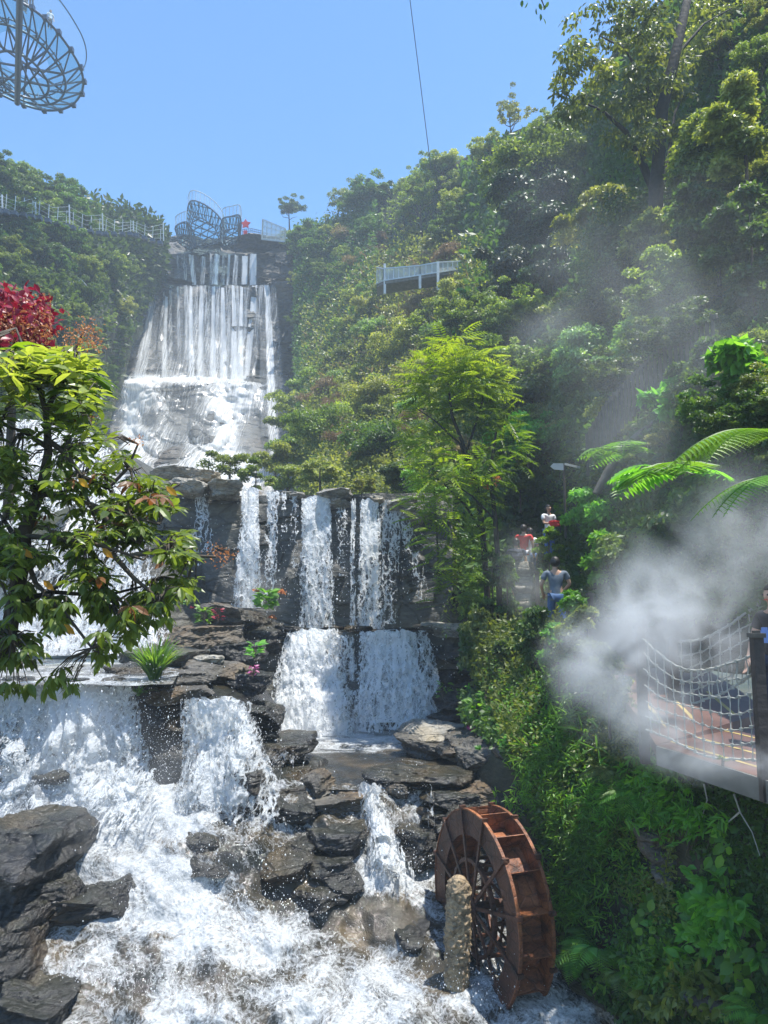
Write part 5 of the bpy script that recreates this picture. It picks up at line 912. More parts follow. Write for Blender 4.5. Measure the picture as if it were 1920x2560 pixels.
# scarlet bush behind its top
rb = empty('red_leaved_tree', P(30, 900, 6.5), 'scarlet leaved tree top behind the near tree at the left edge', 'tree'); mb = MB(); m2 = MB(); st = MB()
for _ in range(190):
    x = rng.uniform(-90, 125); y = rng.uniform(735, 850)
    if x > 60 and y < 760: continue
    n = 9; put_leaves(mb, P(x, y, 6.5 + rng.normal() * .25) + rng.normal(size=(n, 3)) * .06, rnd_dirs(n), rnd_dirs(n) + np.array([0, -.4, .6]), .085, .05, 'leaf')
for _ in range(1700):
    x = rng.uniform(-90, 128); y = rng.normal(815, 32); put_leaves(m2, P(x, y, 6.2 + rng.normal() * .2)[None], rnd_dirs(1), rnd_dirs(1), .035, .017)
st.tube([P(20, 1300, 6.8), P(30, 1000, 6.6), P(40, 800, 6.5)], [.05, .035, .012], 7); rel(st.build('trunk', M['bark']), rb); rel(mb.build('crown', M['leaf_red']), rb); rel(m2.build('blossom', M['flower_orange']), rb)
# ------------------------------------------------------------------ waterwheel and carved post
WC = P(1222, 2262, 10.95); WA = R(70)
W = empty('waterwheel', WC, 'big rusty iron waterwheel standing in the stream', 'waterwheel'); W.rotation_euler = (0, 0, -WA + R(90))
# local axes: +X = axle pointing away to the right, Y/Z in the plane of the wheel
RO, RI, RD, HW = 1.27, .95, 1.0, .235; NP = 16; PH = R(8)
def ring(mb, r0, r1, x0, x1, n=96):
    a = np.linspace(0, 2 * np.pi, n, endpoint=False); c, s_ = np.cos(a), np.sin(a); V = []
    for r, x in ((r0, x0), (r1, x0), (r1, x1), (r0, x1)): V.append(np.stack([np.full(n, x), r * c, r * s_], 1))
    V = np.concatenate(V); i = np.arange(n); j = (i + 1) % n; F = []
    for k in range(4): k2 = (k + 1) % 4; F.append(np.stack([i + k * n, j + k * n, j + k2 * n, i + k2 * n], 1))
    mb.add(V, np.concatenate(F)); return mb
for sx in (-1, 1):
    ring(MB(), RI - .02, RO, sx * HW - .008, sx * HW + .008).build('side_ring', M['rust_dark'] if sx < 0 else M['rust'], W)
    m_ = MB(); ring(m_, RO - .012, RO + .008, sx * HW - .022, sx * HW + .022); m_.build('rim_edge', M['rust'], W)
    m_ = MB(); ring(m_, .58, .63, sx * HW - .03, sx * HW + .03); m_.build('inner_ring', M['rust_dark'], W)
ring(MB(), RD - .006, RD + .006, -HW + .01, HW - .01).build('drum', M['rust'], W)
for k in range(NP):
    a = PH + 2 * np.pi * k / NP; d = np.array([0, math.cos(a), math.sin(a)]); d2 = np.array([0, math.cos(a - .05), math.sin(a - .05)])
    mb = MB(); mb.bar(d2 * (RD + .007), d * (RO + .004), 2 * HW - .05, .012, up=(0, -math.sin(a), math.cos(a))); mb.build('paddle', M['rust'], W)
for sx in (-1, 1):
    for k in range(12):
        a = PH * 2 + 2 * np.pi * k / 12; d = np.array([0, math.cos(a), math.sin(a)]); x = np.array([sx * (HW + .028), 0, 0])
        mb = MB(); mb.bar(d * .07 + x, d * (RO + .01) + x, .045, .028, up=(1, 0, 0)); mb.box(d * (RO + .02) + x * .9, (.09, .05, .05)); mb.build('spoke', M['rust_dark'], W)
for k in range(6):   # cross braces between the two sides
    a = 2 * np.pi * k / 6; d = np.array([0, math.cos(a), math.sin(a)]) * .605; mb = MB(); mb.bar(d + [-HW, 0, 0], d + [HW, 0, 0], .04); a2 = a + np.pi / 3
    mb.bar(d + [-HW, 0, 0], np.array([HW, math.cos(a2) * .605, math.sin(a2) * .605]), .03); mb.build('brace', M['rust_dark'], W)
mb = MB(); mb.tube([(-HW - .32, 0, 0), (HW + .3, 0, 0)], .06, 14); ring(mb, .05, .15, -HW - .05, -HW - .02, 24); ring(mb, .05, .15, HW + .02, HW + .05, 24); mb.build('axle', M['rust_dark'], W)
# log-shaped post
pb = P(1152, 2478, 10.3); ph = 1.42; n1_, n2_ = 72, 150; a = np.linspace(0, 2 * np.pi, n1_, endpoint=False); z = np.linspace(-.5, ph, n2_); A, Z = np.meshgrid(a, z)
rr = .135 + .02 * np.sin(Z * 2.2) + .012 * np.cos(A * 2 + Z); rr = rr * np.where(Z > ph - .22, np.sqrt(np.clip(1 - ((Z - ph + .22) / .225) ** 2, 0, 1)) ** .8 + .02, 1)
V = np.stack([rr * np.cos(A), rr * np.sin(A), Z], -1).reshape(-1, 3); nz = np.abs(fbm(V * np.array([16, 16, 15]), 4, 3)); V[:, :2] *= (1 + .5 * (nz - .15))[:, None]; V[:, 0] += -.05 + V[:, 2] * .03
F = []; i = np.arange(n2_ - 1)[:, None] * n1_; j = np.arange(n1_)[None]; k = (j + 1) % n1_; F = np.stack([i + j, i + k, i + n1_ + k, i + n1_ + j], -1).reshape(-1, 4)
mb = MB().add(V, F); mb.add(np.r_[V[-n1_:], [V[-n1_:].mean(0)]], [(q, (q + 1) % n1_, n1_) for q in range(n1_)]); lg = mb.build('post', M['log'], smooth=True); lg.location = pb; tag(lg, 'pale carved log shaped post standing against the waterwheel', 'post')

# ------------------------------------------------------------------ deck, path, net fence
L0 = [P(2150, 2110, 5.6), P(1925, 1975, 6.85), P(1700, 1905, 7.85), P(1636, 1878, 8.25)]
zt = lambda p: np.array([p[0], p[1], p[2]])
def strip(name, mat, left, width_vec, thick, label=None, cat=None, kind=None):
    mb = MB(); L = [np.array(p) for p in left]; Rr = [p + np.array(w) for p, w in zip(L, width_vec)]
    for k in range(len(L) - 1):
        a, b, c, d = L[k], L[k + 1], Rr[k + 1], Rr[k]; t = np.array([0, 0, thick]); v = np.array([a, b, c, d, a - t, b - t, c - t, d - t])
        mb.add(v, [(0, 3, 2, 1), (4, 5, 6, 7), (0, 1, 5, 4), (1, 2, 6, 5), (2, 3, 7, 6), (3, 0, 4, 7)], (k * .37) % 1)
    o = mb.build(name, mat); return tag(o, label, cat, None, kind)
edge = [P(2150, 2090, 5.6), P(1925, 1950, 6.85), P(1780, 1905, 7.5), P(1700, 1880, 7.9), P(1640, 1862, 8.3)]
path = edge + [P(1600, 1800, 9.2), P(1555, 1740, 10.2), P(1500, 1680, 11.6), P(1450, 1650, 13), P(1395, 1622, 15), P(1340, 1560, 17.5), P(1310, 1500, 19.5), P(1300, 1440, 21.5), P(1305, 1395, 23.5)]
wv = [(2.6, 1.8, 0), (2.5, 1.8, 0), (2.4, 1.8, 0), (2.3, 1.8, 0), (2.2, 1.7, 0)] + [(1.9, .7, 0)] * 9
strip('path', M['deck'], path, wv, .12, kind='structure')
strip('concrete_edge', M['concrete'], [p + np.array([-.02, -.05, -.004]) for p in edge], [(.16, .12, 0)] * 5, .2, 'grey concrete edge beam under the red brown deck', 'edge beam')
mb = MB()
for k in range(1, 4):
    a, b = np.array(path[k]), np.array(path[k + 1])
for t_ in (0.14, .62, 1.3):      # thin yellow lines painted on the deck
    q = [path[k] + np.array(wv[k]) / np.linalg.norm(wv[k]) * (t_ + .15) + np.array([0, 0, .004]) for k in range(1, 7)]
    for a, b in zip(q[:-1], q[1:]):
        s = np.cross(unit(b - a), [0, 0, 1.]) * .025; mb.add([a - s, b - s, b + s, a + s], [(0, 1, 2, 3)])
tag(mb.build('yellow_line', plain('yellow_line_paint', (.4, .3, .1), .7)), kind='structure')
def wpost(p, h, label, w=.09):
    e = empty('fence_post', p, label, 'post'); m_ = MB(); m_.box((0, 0, h / 2 - .1), (w, w, h + .2)); m_.build('shaft', M['post'], e); m_ = MB(); m_.box((0, 0, h + .02), (w + .03, w + .03, .04)); m_.box((0, 0, h + .05), (w * .6, w * .6, .025)); m_.build('cap', M['wood_grey'], e); return np.array(p) + np.array([0, 0, h])
PA = P(1912, 1945, 6.9); PB = P(1611, 1862, 8.45); PC = P(1688, 1812, 10.2); PD = P(1480, 1640, 13.2); PE = P(1345, 1555, 17.2)
tA = wpost(PA, 1.24, 'dark fence post at the right edge of the photo'); tB = wpost(PB, 1.22, 'dark fence post at the corner of the deck where the net begins'); tC = wpost(PC, 1.1, 'dark fence post behind the mist on the far side of the deck', .12)
tD = wpost(PD, 1.05, 'fence post half hidden by creeper up the path'); tE = wpost(PE, 1.1, 'distant fence post beside the steps below the man in grey')
tF = wpost(P(1990, 1700, 9.4), 1.3, 'fence post on the far side of the deck outside the mist')
def rope_net(name, A, B, h, sag, nx, ny, label, r=.008, sl=.0, seed=0):
    rs = np.random.RandomState(seed); A = np.array(A); B = np.array(B); mb = MB()
    def pt(u, v):
        sg = sag * 4 * u * (1 - u) * (1 - v * .75); p = A * (1 - u) + B * u - np.array([0, 0, h * v * (1 - sag * .0) + sg * 1.0])
        p = p + np.array([0, 0, math.sin(u * 9 + v * 5 + seed) * .02]); p[1] -= sl * math.sin(np.pi * u) * v; return p
    for j in range(ny + 1):
        v = j / ny * .97; q = [pt(u, v) + rs.normal(size=3) * .004 for u in np.linspace(0, 1, nx * 3 + 1)]; mb.tube(q, r * (1.7 if j in (0, ny) else 1), 5)
    for i in range(nx + 1):
        q = [pt(i / nx, v) + rs.normal(size=3) * .006 for v in np.linspace(0, .97, ny * 2 + 1)]; mb.tube(q, r * .9, 5)
        for j in range(ny + 1): mb.box(pt(i / nx, j / ny * .97), (r * 4, r * 4, r * 4.4))
    return tag(mb.build(name, M['rope'], smooth=False), label, 'net')
rope_net('rope_net', tB - [0, 0, .05], tA - [0, 0, .12], 1.02, .26, 13, 6, 'sagging white rope net strung along the deck edge', .0065, .05, 1)
rope_net('rope_net', tC - [0, 0, .02], tF, .95, .2, 12, 5, 'second rope net on the far side of the deck in the mist', .009, 0, 2)
0 and rope_net('rope_net', tD, tB, 1.0, .14, 18, 5, 'rope net climbing the path left of the corner post', .008, 0, 3)
0 and rope_net('rope_net', tE, tD, 1.0, .1, 14, 5, 'rope net further up the path behind the creeper', .009, 0, 4)
# planter wall and brown netting near the steps
rock(1312, 1470, 18.6, 46, 190, .7, 'low yellowish stone pillar beside the steps', 'rock_pale', 0, (0, 0), 90, .05)
rock(1345, 1590, 17.4, 120, 60, 1.0, 'shadowy stone at the foot of the steps', 'rock_wet', 0, (0, 0), 91)

for mt, x, y, Y, w, h, lb, nl, L in [('leaf_mid',1450,1600,11.6,130,170,'climbing shrub hiding the path behind the corner of the deck',5000,.10),('leaf_fresh',1395,1620,12.6,110,150,'leafy creeper mound left of the deck corner',4200,.11),('leaf_dark',1340,1600,14.5,120,190,'dark creeper mound below the man in grey',4500,.11),
 ('leaf_mid',1520,1700,9.9,110,130,'shaded shrub under the mist beside the deck corner',3000,.09),('leaf_dark',1290,1680,15.5,130,170,'dark ivy mound right of the lower falls',4500,.12),('leaf_fresh',1430,1510,13.0,80,60,'light leaf tips poking above the path edge',1200,.10)]:
    blob('shrub', mt, x, y, Y, w, h, lb, 'shrub', None, nl, L, ncl=max(14, nl // 200), hang=.3, style='leaf')
# ------------------------------------------------------------------ wooden stair fence, signpost
st_pts = [P(1470, 1180, 17.6), P(1520, 1100, 17.2), P(1575, 1040, 16.8), P(1640, 980, 16.2), P(1720, 930, 15.4), P(1800, 890, 14.5)]
F_ = empty('picket_fence', st_pts[0], 'weathered wooden picket fence climbing beside the steps in the mist', 'fence')
for k in range(len(st_pts) - 1):
    a, b = st_pts[k], st_pts[k + 1]; n = 6
    for j in range(n):
        p = a + (b - a) * j / n; mb = MB(); mb.box(p + np.array([0, 0, .42]), (.07, .03, 1.0 + .1 * rng.rand())); rel(mb.build('slat', M['wood_grey']), F_)
    mb = MB(); mb.bar(a + [0, .03, .85], b + [0, .03, .85], .05, .08); mb.bar(a + [0, .03, .1], b + [0, .03, .1], .05, .08); rel(mb.build('rail', M['wood_grey']), F_)
mb = MB(); mb.tube([P(1490, 1235, 16.6), P(1520, 1180, 16.6), P(1560, 1120, 16.5), P(1600, 1085, 16.3), P(1650, 1050, 16)], [.09, .1, .1, .09, .07], 9, jit=.2); tag(mb.build('bare_branch', M['wood_grey'], smooth=True), 'thick pale branch leaning along the stair fence', 'branch')
sp = P(1413, 1290, 20.2); e = empty('signpost', sp, 'slim signpost with two pale arrow boards above the path', 'signpost'); H = 1.45
mb = MB(); mb.tube([(0, 0, -.6), (0, 0, H)], .035, 8); mb.build('pole', M['wood_grey'], e)
mb = MB(); v = np.array([(-.28, -.06, H - .17), (-.02, -.06, H - .19), (-.02, -.06, H + .0), (-.3, -.06, H + .0), (-.38, -.06, H - .08)]); v2 = v + [0, .03, 0]
mb.add(np.r_[v, v2], [(0, 1, 2, 3), (5, 8, 7, 6), (0, 5, 6, 1), (1, 6, 7, 2), (2, 7, 8, 3)]); mb.add(np.r_[v, v2], [(3, 4, 0), (8, 5, 9)]); mb.build('sign_board', M['steel_pale'], e)
mb = MB(); mb.bar((.02, -.05, H - .02), (.5, .2, H - .07), .03, .06); mb.build('sign_board', M['steel_pale'], e)

# ------------------------------------------------------------------ summit platforms, walkway, bridge, disc
def catmull(p, n=6, closed=True):
    p = np.array(p, float); m_ = len(p); out = []
    for i in range(m_ if closed else m_ - 1):
        g_ = lambda k: p[k % m_] if closed else p[min(max(k, 0), m_ - 1)]
        a, b, c, d = g_(i - 1), g_(i), g_(i + 1), g_(i + 2)
        for t in np.linspace(0, 1, n, endpoint=False): out.append(.5 * (2 * b + (c - a) * t + (2 * a - 5 * b + 4 * c - d) * t * t + (3 * b - a - 3 * c + d) * t ** 3))
    return np.array(out)
def cantilever(name, label, outline, z, rail, th=1.4, bw=.11, ngx=6, ngy=5, inner=(.45, .12), rh=1.5):
    """a glass-floored steel platform: outline given where it stands at height z"""
    O = np.array([on_plane(x, y, z) for x, y in outline]); c = O.mean(0); e = empty(name, c, label, 'viewing platform'); S = catmull(O, 5); n = len(S); st = MB()
    lo = c + (S - c) * .72 - np.array([0, 0, th])
    for k in range(n): st.bar(S[k], S[(k + 1) % n], bw * 1.3); st.bar(lo[k], lo[(k + 1) % n], bw)
    for k in range(0, n, 2): st.bar(S[k], lo[k], bw * .7); st.bar(S[k], lo[(k + 2) % n], bw * .7)
    def chords(pts, zz, dirs, nn, w):
        for th_ in dirs:
            d = np.array([math.cos(th_), math.sin(th_)]); nrm = np.array([-d[1], d[0]]); q = (pts - c)[:, :2]; s_ = q @ nrm; t_ = q @ d
            for lv_ in np.linspace(s_.min() * .82, s_.max() * .82, nn):
                hit = []
                for k in range(len(q)):
                    k2 = (k + 1) % len(q)
                    if (s_[k] - lv_) * (s_[k2] - lv_) < 0: f = (lv_ - s_[k]) / (s_[k2] - s_[k]); hit.append(pts[k] + (pts[k2] - pts[k]) * f)
                if len(hit) >= 2: st.bar(hit[0], hit[-1], w)
    chords(S, z, (.5, 1.9), ngx, bw * .8); chords(lo, z, (.9, 2.4), ngy, bw)
    rel(st.build('truss', M['steel']), e)
    fl_ = MB(); fl_.add(np.r_[S + [0, 0, .1], [c + [0, 0, .1]]], [(k, (k + 1) % n, n) for k in range(n)]); rel(fl_.build('glass_floor', M['glass']), e)
    a, b = rail; a = int(a * n); b = int(b * n); Rm = MB(); G = MB()
    for k in range(a, b):
        p, q = S[k % n], S[(k + 1) % n]; up_ = np.array([0, 0, rh]); Rm.bar(p + up_, q + up_, .09)
        if k % 2 == 0: Rm.bar(p, p + up_, .07)
        G.add([p + [0, 0, .15], q + [0, 0, .15], q + up_ * .95, p + up_ * .95], [(0, 1, 2, 3)])
    rel(Rm.build('railing', M['steel_pale']), e); rel(G.build('glass_panel', M['glass_clear']), e); return e, S
cantilever('glass_platform', 'tall petal shaped glass and steel platform above the far waterfall', [(476, 503), (500, 506), (530, 524), (552, 548), (561, 575), (560, 594), (525, 604), (492, 613), (476, 592), (468, 560), (468, 528)], 55, (.93, 1.45))
cantilever('glass_platform', 'right petal platform with curved glass rail above the far waterfall', [(556, 548), (578, 541), (598, 538), (603, 556), (602, 578), (598, 593), (575, 597), (553, 600), (552, 575)], 53.5, (.0, .5), ngx=4, ngy=4)
cantilever('glass_platform', 'low left petal platform above the far waterfall', [(438, 568), (450, 559), (466, 555), (478, 570), (488, 592), (490, 613), (470, 604), (452, 593), (441, 582)], 52.0, (-.05, .25), ngx=4, ngy=4)
mb = MB()       # dark deck slab the platforms grow from
q = [P(455, 600, 106), P(492, 616, 104), P(600, 594, 104), P(640, 600, 110), P(560, 600, 118), P(440, 600, 116)]
q = np.array(q); q[:, 2] = 49.6; mb.add(np.r_[q, q - [0, 0, 1.6]], [(0, 1, 2, 3), (3, 4, 5, 0), (0, 6, 7, 1), (1, 7, 8, 2), (2, 8, 9, 3), (5, 11, 6, 0)]); tag(mb.build('summit_deck', M['concrete']), 'dark slab under the petal platforms on the far summit', 'deck')
rock(575, 614, 109, 330, 22, 5, 'dark shadowed rock band right under the platforms', 'cliff', 0, (0, 0), 95, .06)
rock(452, 612, 109, 140, 26, 5, 'dark cliff shoulder under the low left platform', 'cliff', 0, (0, 4), 96, .08)
# railings and red figure on the summit
c0 = P(613, 590, 103); e = empty('red_star_sign', c0, 'red star shaped sign standing on the summit railings', 'sign'); mb = MB(); sc_ = .36; V = []
for k in range(10): a = np.pi / 2 + k * np.pi / 5; r = (1.5 if k % 2 == 0 else .85) * .5; V.append((math.cos(a) * r, 0, 1.9 + math.sin(a) * r))
V = np.array(V); Vb = V + [0, .2, 0]; A_ = np.r_[V, Vb, [(0, 0, 1.9)], [(0, .2, 1.9)]]; mb.add(A_, [(k, (k + 1) % 10, 20) for k in range(10)] + [((k + 1) % 10 + 10, k + 10, 21) for k in range(10)]); mb.add(A_, [(k, k + 10, (k + 1) % 10 + 10, (k + 1) % 10) for k in range(10)]); mb.build('star', M['red'], e)
mb = MB(); mb.box((0, .1, .4), (.55, .3, .9)); mb.build('plinth', M['red'], e)
ra = [P(606, 592, 103), P(630, 590, 103), P(655, 596, 104)]; e = empty('summit_railing', ra[0], 'thin metal railing on the summit between platform and glass screen', 'railing'); mb = MB()
for a, b in zip(ra[:-1], ra[1:]):
    for h in (.3, .8, 1.15): mb.bar(a + [0, 0, h], b + [0, 0, h], .06)
    for t_ in np.linspace(0, 1, 6): p = a + (b - a) * t_; mb.bar(p, p + [0, 0, 1.15], .07)
rel(mb.build('rails', M['steel']), e)
# leaning glass screen
a, b, c, d = P(655, 598, 101), P(713, 604, 98), P(713, 572, 97), P(657, 549, 100); e = empty('glass_screen', a, 'big framed glass screen at the right end of the summit', 'screen'); mb = MB()
for p, q in ((a, b), (b, c), (c, d), (d, a)): mb.bar(p, q, .22)
for t_ in (.2, .4, .6, .8): mb.bar(a + (b - a) * t_, d + (c - d) * t_, .09)
for t_ in (.35, .68): mb.bar(a + (d - a) * t_, b + (c - b) * t_, .09)
rel(mb.build('frame', M['steel_pale']), e); g_ = MB(); g_.add([a, b, c, d], [(0, 1, 2, 3)]); rel(g_.build('pane', glass_mat('glass_pale', (.9, .96, .95), .5)), e)
# suspension bridge on the left
posts = [(x_, a_, b_, Y_ * .78) for x_, a_, b_, Y_ in [(-90, 470, 508, 70), (5, 487, 521, 75), (88, 490, 535, 80), (173, 512, 560, 86), (256, 533, 577, 91), (333, 552, 578, 96), (408, 556, 602, 101)]]
e = empty('suspension_bridge', P(408, 602, 79), 'thin suspended footbridge with white masts on the left hillside', 'bridge'); 
for x, y0, y1, Y in posts: m_ = MB(); a, b = P(x, y0, Y), P(x + 1, y1, Y); m_.bar(b, a, .10); rel(m_.build('mast', M['steel_pale']), e)
mb = MB(); dk = MB()
for (x0, a0, b0, Y0), (x1, a1, b1, Y1) in zip(posts[:-1], posts[1:]):
    for f0, f1 in ((.1, .1), (.35, .35), (.6, .6), (.85, .85)):
        q0, q1 = P(x0, a0 + (b0 - a0) * f0, Y0), P(x1, a1 + (b1 - a1) * f1, Y1); mb.tube([q0, (q0 + q1) / 2 - [0, 0, .5], q1], .014, 5)
    for t_ in np.linspace(.1, .9, 4):
        p = P(x0, b0 + 8, Y0) * (1 - t_) + P(x1, b1 + 8, Y1) * t_; hs_ = MB(); hs_.box(p, (.5, .5, .35)); rel(hs_.build('hanging_step', M['steel']), e); mb.bar(p, p + [0, 0, 1.6], .05)
rel(mb.build('cables', M['steel_pale']), e); 0
# walkway on the right slope
wk = [(942, 664, 712, 62), (958, 668, 704, 60), (1050, 660, 690, 58), (1095, 652, 683, 57), (1168, 648, 672, 58)]
e = empty('hillside_walkway', P(1095, 690, 57), 'elevated walkway with pale mesh railing on the right hillside', 'walkway'); mb = MB(); pn_ = MB(); dk = MB()
for (x0, a0, b0, Y0), (x1, a1, b1, Y1) in zip(wk[:-1], wk[1:]):
    p0, p1, q0, q1 = P(x0, a0 + 4, Y0), P(x1, a1 + 4, Y1), P(x0, b0 - 2, Y0), P(x1, b1 - 2, Y1); mb.bar(p0, p1, .1); mb.bar(q0, q1, .1); pn_.add([q0, q1, p1, p0], [(0, 1, 2, 3)])
    n = max(2, int((x1 - x0) / 12))
    for t_ in np.linspace(0, 1, n + 1): mb.bar(q0 + (q1 - q0) * t_, p0 + (p1 - p0) * t_, .06)
    dk.add([q0, q1, q1 + [0, 2, 0], q0 + [0, 2, 0], q0 - [0, 0, .3], q1 - [0, 0, .3], q1 + [0, 2, -.3], q0 + [0, 2, -.3]], [(0, 1, 2, 3), (4, 7, 6, 5), (0, 4, 5, 1), (1, 5, 6, 2), (2, 6, 7, 3), (3, 7, 4, 0)])
rel(mb.build('railing', M['steel_pale']), e); rel(pn_.build('mesh_panel', glass_mat('mesh_panel', (.8, .86, .9), .55)), e); rel(dk.build('deck', M['concrete']), e)
for x, y0, y1, Y in ((962, 660, 735, 60), (1050, 690, 722, 58), (1095, 655, 725, 57), (1135, 680, 700, 58)): m_ = MB(); m_.bar(P(x, y1, Y), P(x, y0, Y), .2); rel(m_.build('post', M['white_paint']), e)
# small pale roof on the left slope
c0 = P(185, 722, 66); e = empty('small_shelter', c0, 'small pale roofed shelter glimpsed among trees on the left slope', 'shelter'); mb = MB(); mb.box((0, 0, .35), (1.9, 1.3, .1), Matrix.Rotation(R(-16), 4, 'Y')); mb.box((0, -.6, .18), (1.8, .05, .4), Matrix.Rotation(R(-16), 4, 'Y')); mb.build('roof', M['steel_pale'], e)
mb = MB(); [mb.bar((sx * .8, sy * .5, -1.6), (sx * .8, sy * .5, .3), .1) for sx in (-1, 1) for sy in (-1, 1)]; mb.build('posts', M['steel'], e)
# thin cable crossing the sky
mb = MB(); mb.tube([P(1018, -80, 30), P(1025, 0, 33), P(1050, 200, 45), P(1066, 330, 60), P(1080, 440, 82)], [.018, .02, .027, .036, .05], 5); tag(mb.build('overhead_cable', M['steel']), 'single thin cable crossing the blue sky above the ridge', 'cable')
# round glass viewing disc, top left
ZD = 45.; OUT = [(0, 235), (60, 262), (110, 275), (150, 274), (182, 261), (203, 233), (208, 203), (200, 168), (176, 125), (145, 82), (112, 47), (80, 22), (48, 4), (0, -16), (-60, -22), (-110, 0), (-135, 50), (-120, 110), (-70, 180), (-35, 215)]
O = catmull([on_plane(x, y, ZD) for x, y in OUT], 4); n = len(O); cc = O.mean(0); e = empty('round_glass_platform', cc, 'round glass floored sky platform seen from below at the top left', 'viewing platform'); st = MB(); rg = MB(); gl = MB()
def rp(f, k, dz=0, off=(0, 0)): return cc + (O[int(k) % n] - cc) * f + np.array([off[0], off[1], dz])
for k in range(n):
    st.tube([rp(1, k), rp(1, k + 1)], 0.105, 6, cap=False); st.tube([rp(.70, k, -.9), rp(.70, k + 1, -.9)], 0.091, 6, cap=False); st.tube([rp(.66, k, -.2), rp(.66, k + 1, -.2)], 0.056, 6, cap=False); st.tube([rp(.42, k, -1.7), rp(.42, k + 1, -1.7)], 0.098, 6, cap=False)
    gl.add([rp(1, k, .12), rp(1, k + 1, .12), rp(.40, k + 1, .12), rp(.40, k, .12)], [(0, 1, 2, 3)]); rg.add([rp(1.0, k, .2), rp(1.0, k + 1, .2), rp(1.03, k + 1, 2.6), rp(1.03, k, 2.6)], [(0, 1, 2, 3)])
    st.tube([rp(1.03, k, 2.65), rp(1.03, k + 1, 2.65)], .05, 5, cap=False)
    if k % 4 == 0: st.bar(rp(1, k), rp(.70, k, -.9), .1); st.bar(rp(.70, k, -.9), rp(.42, k, -1.7), .1); st.box(rp(1.02, k), (.35, .35, .35))
    if k % 4 == 0: st.bar(rp(1, k + 4), rp(.70, k, -.9), .1); st.bar(rp(.66, k), rp(.42, k + 4, -1.7), .09); st.bar(rp(.66, k, -.2), rp(.70, k + 3, -.9), .07)
for a_, b_2 in ((4, 44), (12, 52), (20, 60), (28, 68), (36, 76), (8, 64), (0, 56)): st.bar(rp(.7, a_, -.9), rp(.7, b_2, -.9), .13)
for a_, b_2 in ((10, 50), (24, 70), (34, 2)): st.bar(rp(.42, a_, -1.7), rp(.42, b_2, -1.7), .12)
rel(st.build('truss', M['steel']), e); rel(gl.build('glass_floor', M['glass']), e); rel(rg.build('glass_panel', M['glass_clear']), e)
mb = MB(); mb.tube([on_plane(43, 258, ZD - 1.9), on_plane(51, -60, ZD - 1.9)], .24, 10); rel(mb.build('main_girder', M['steel']), e)
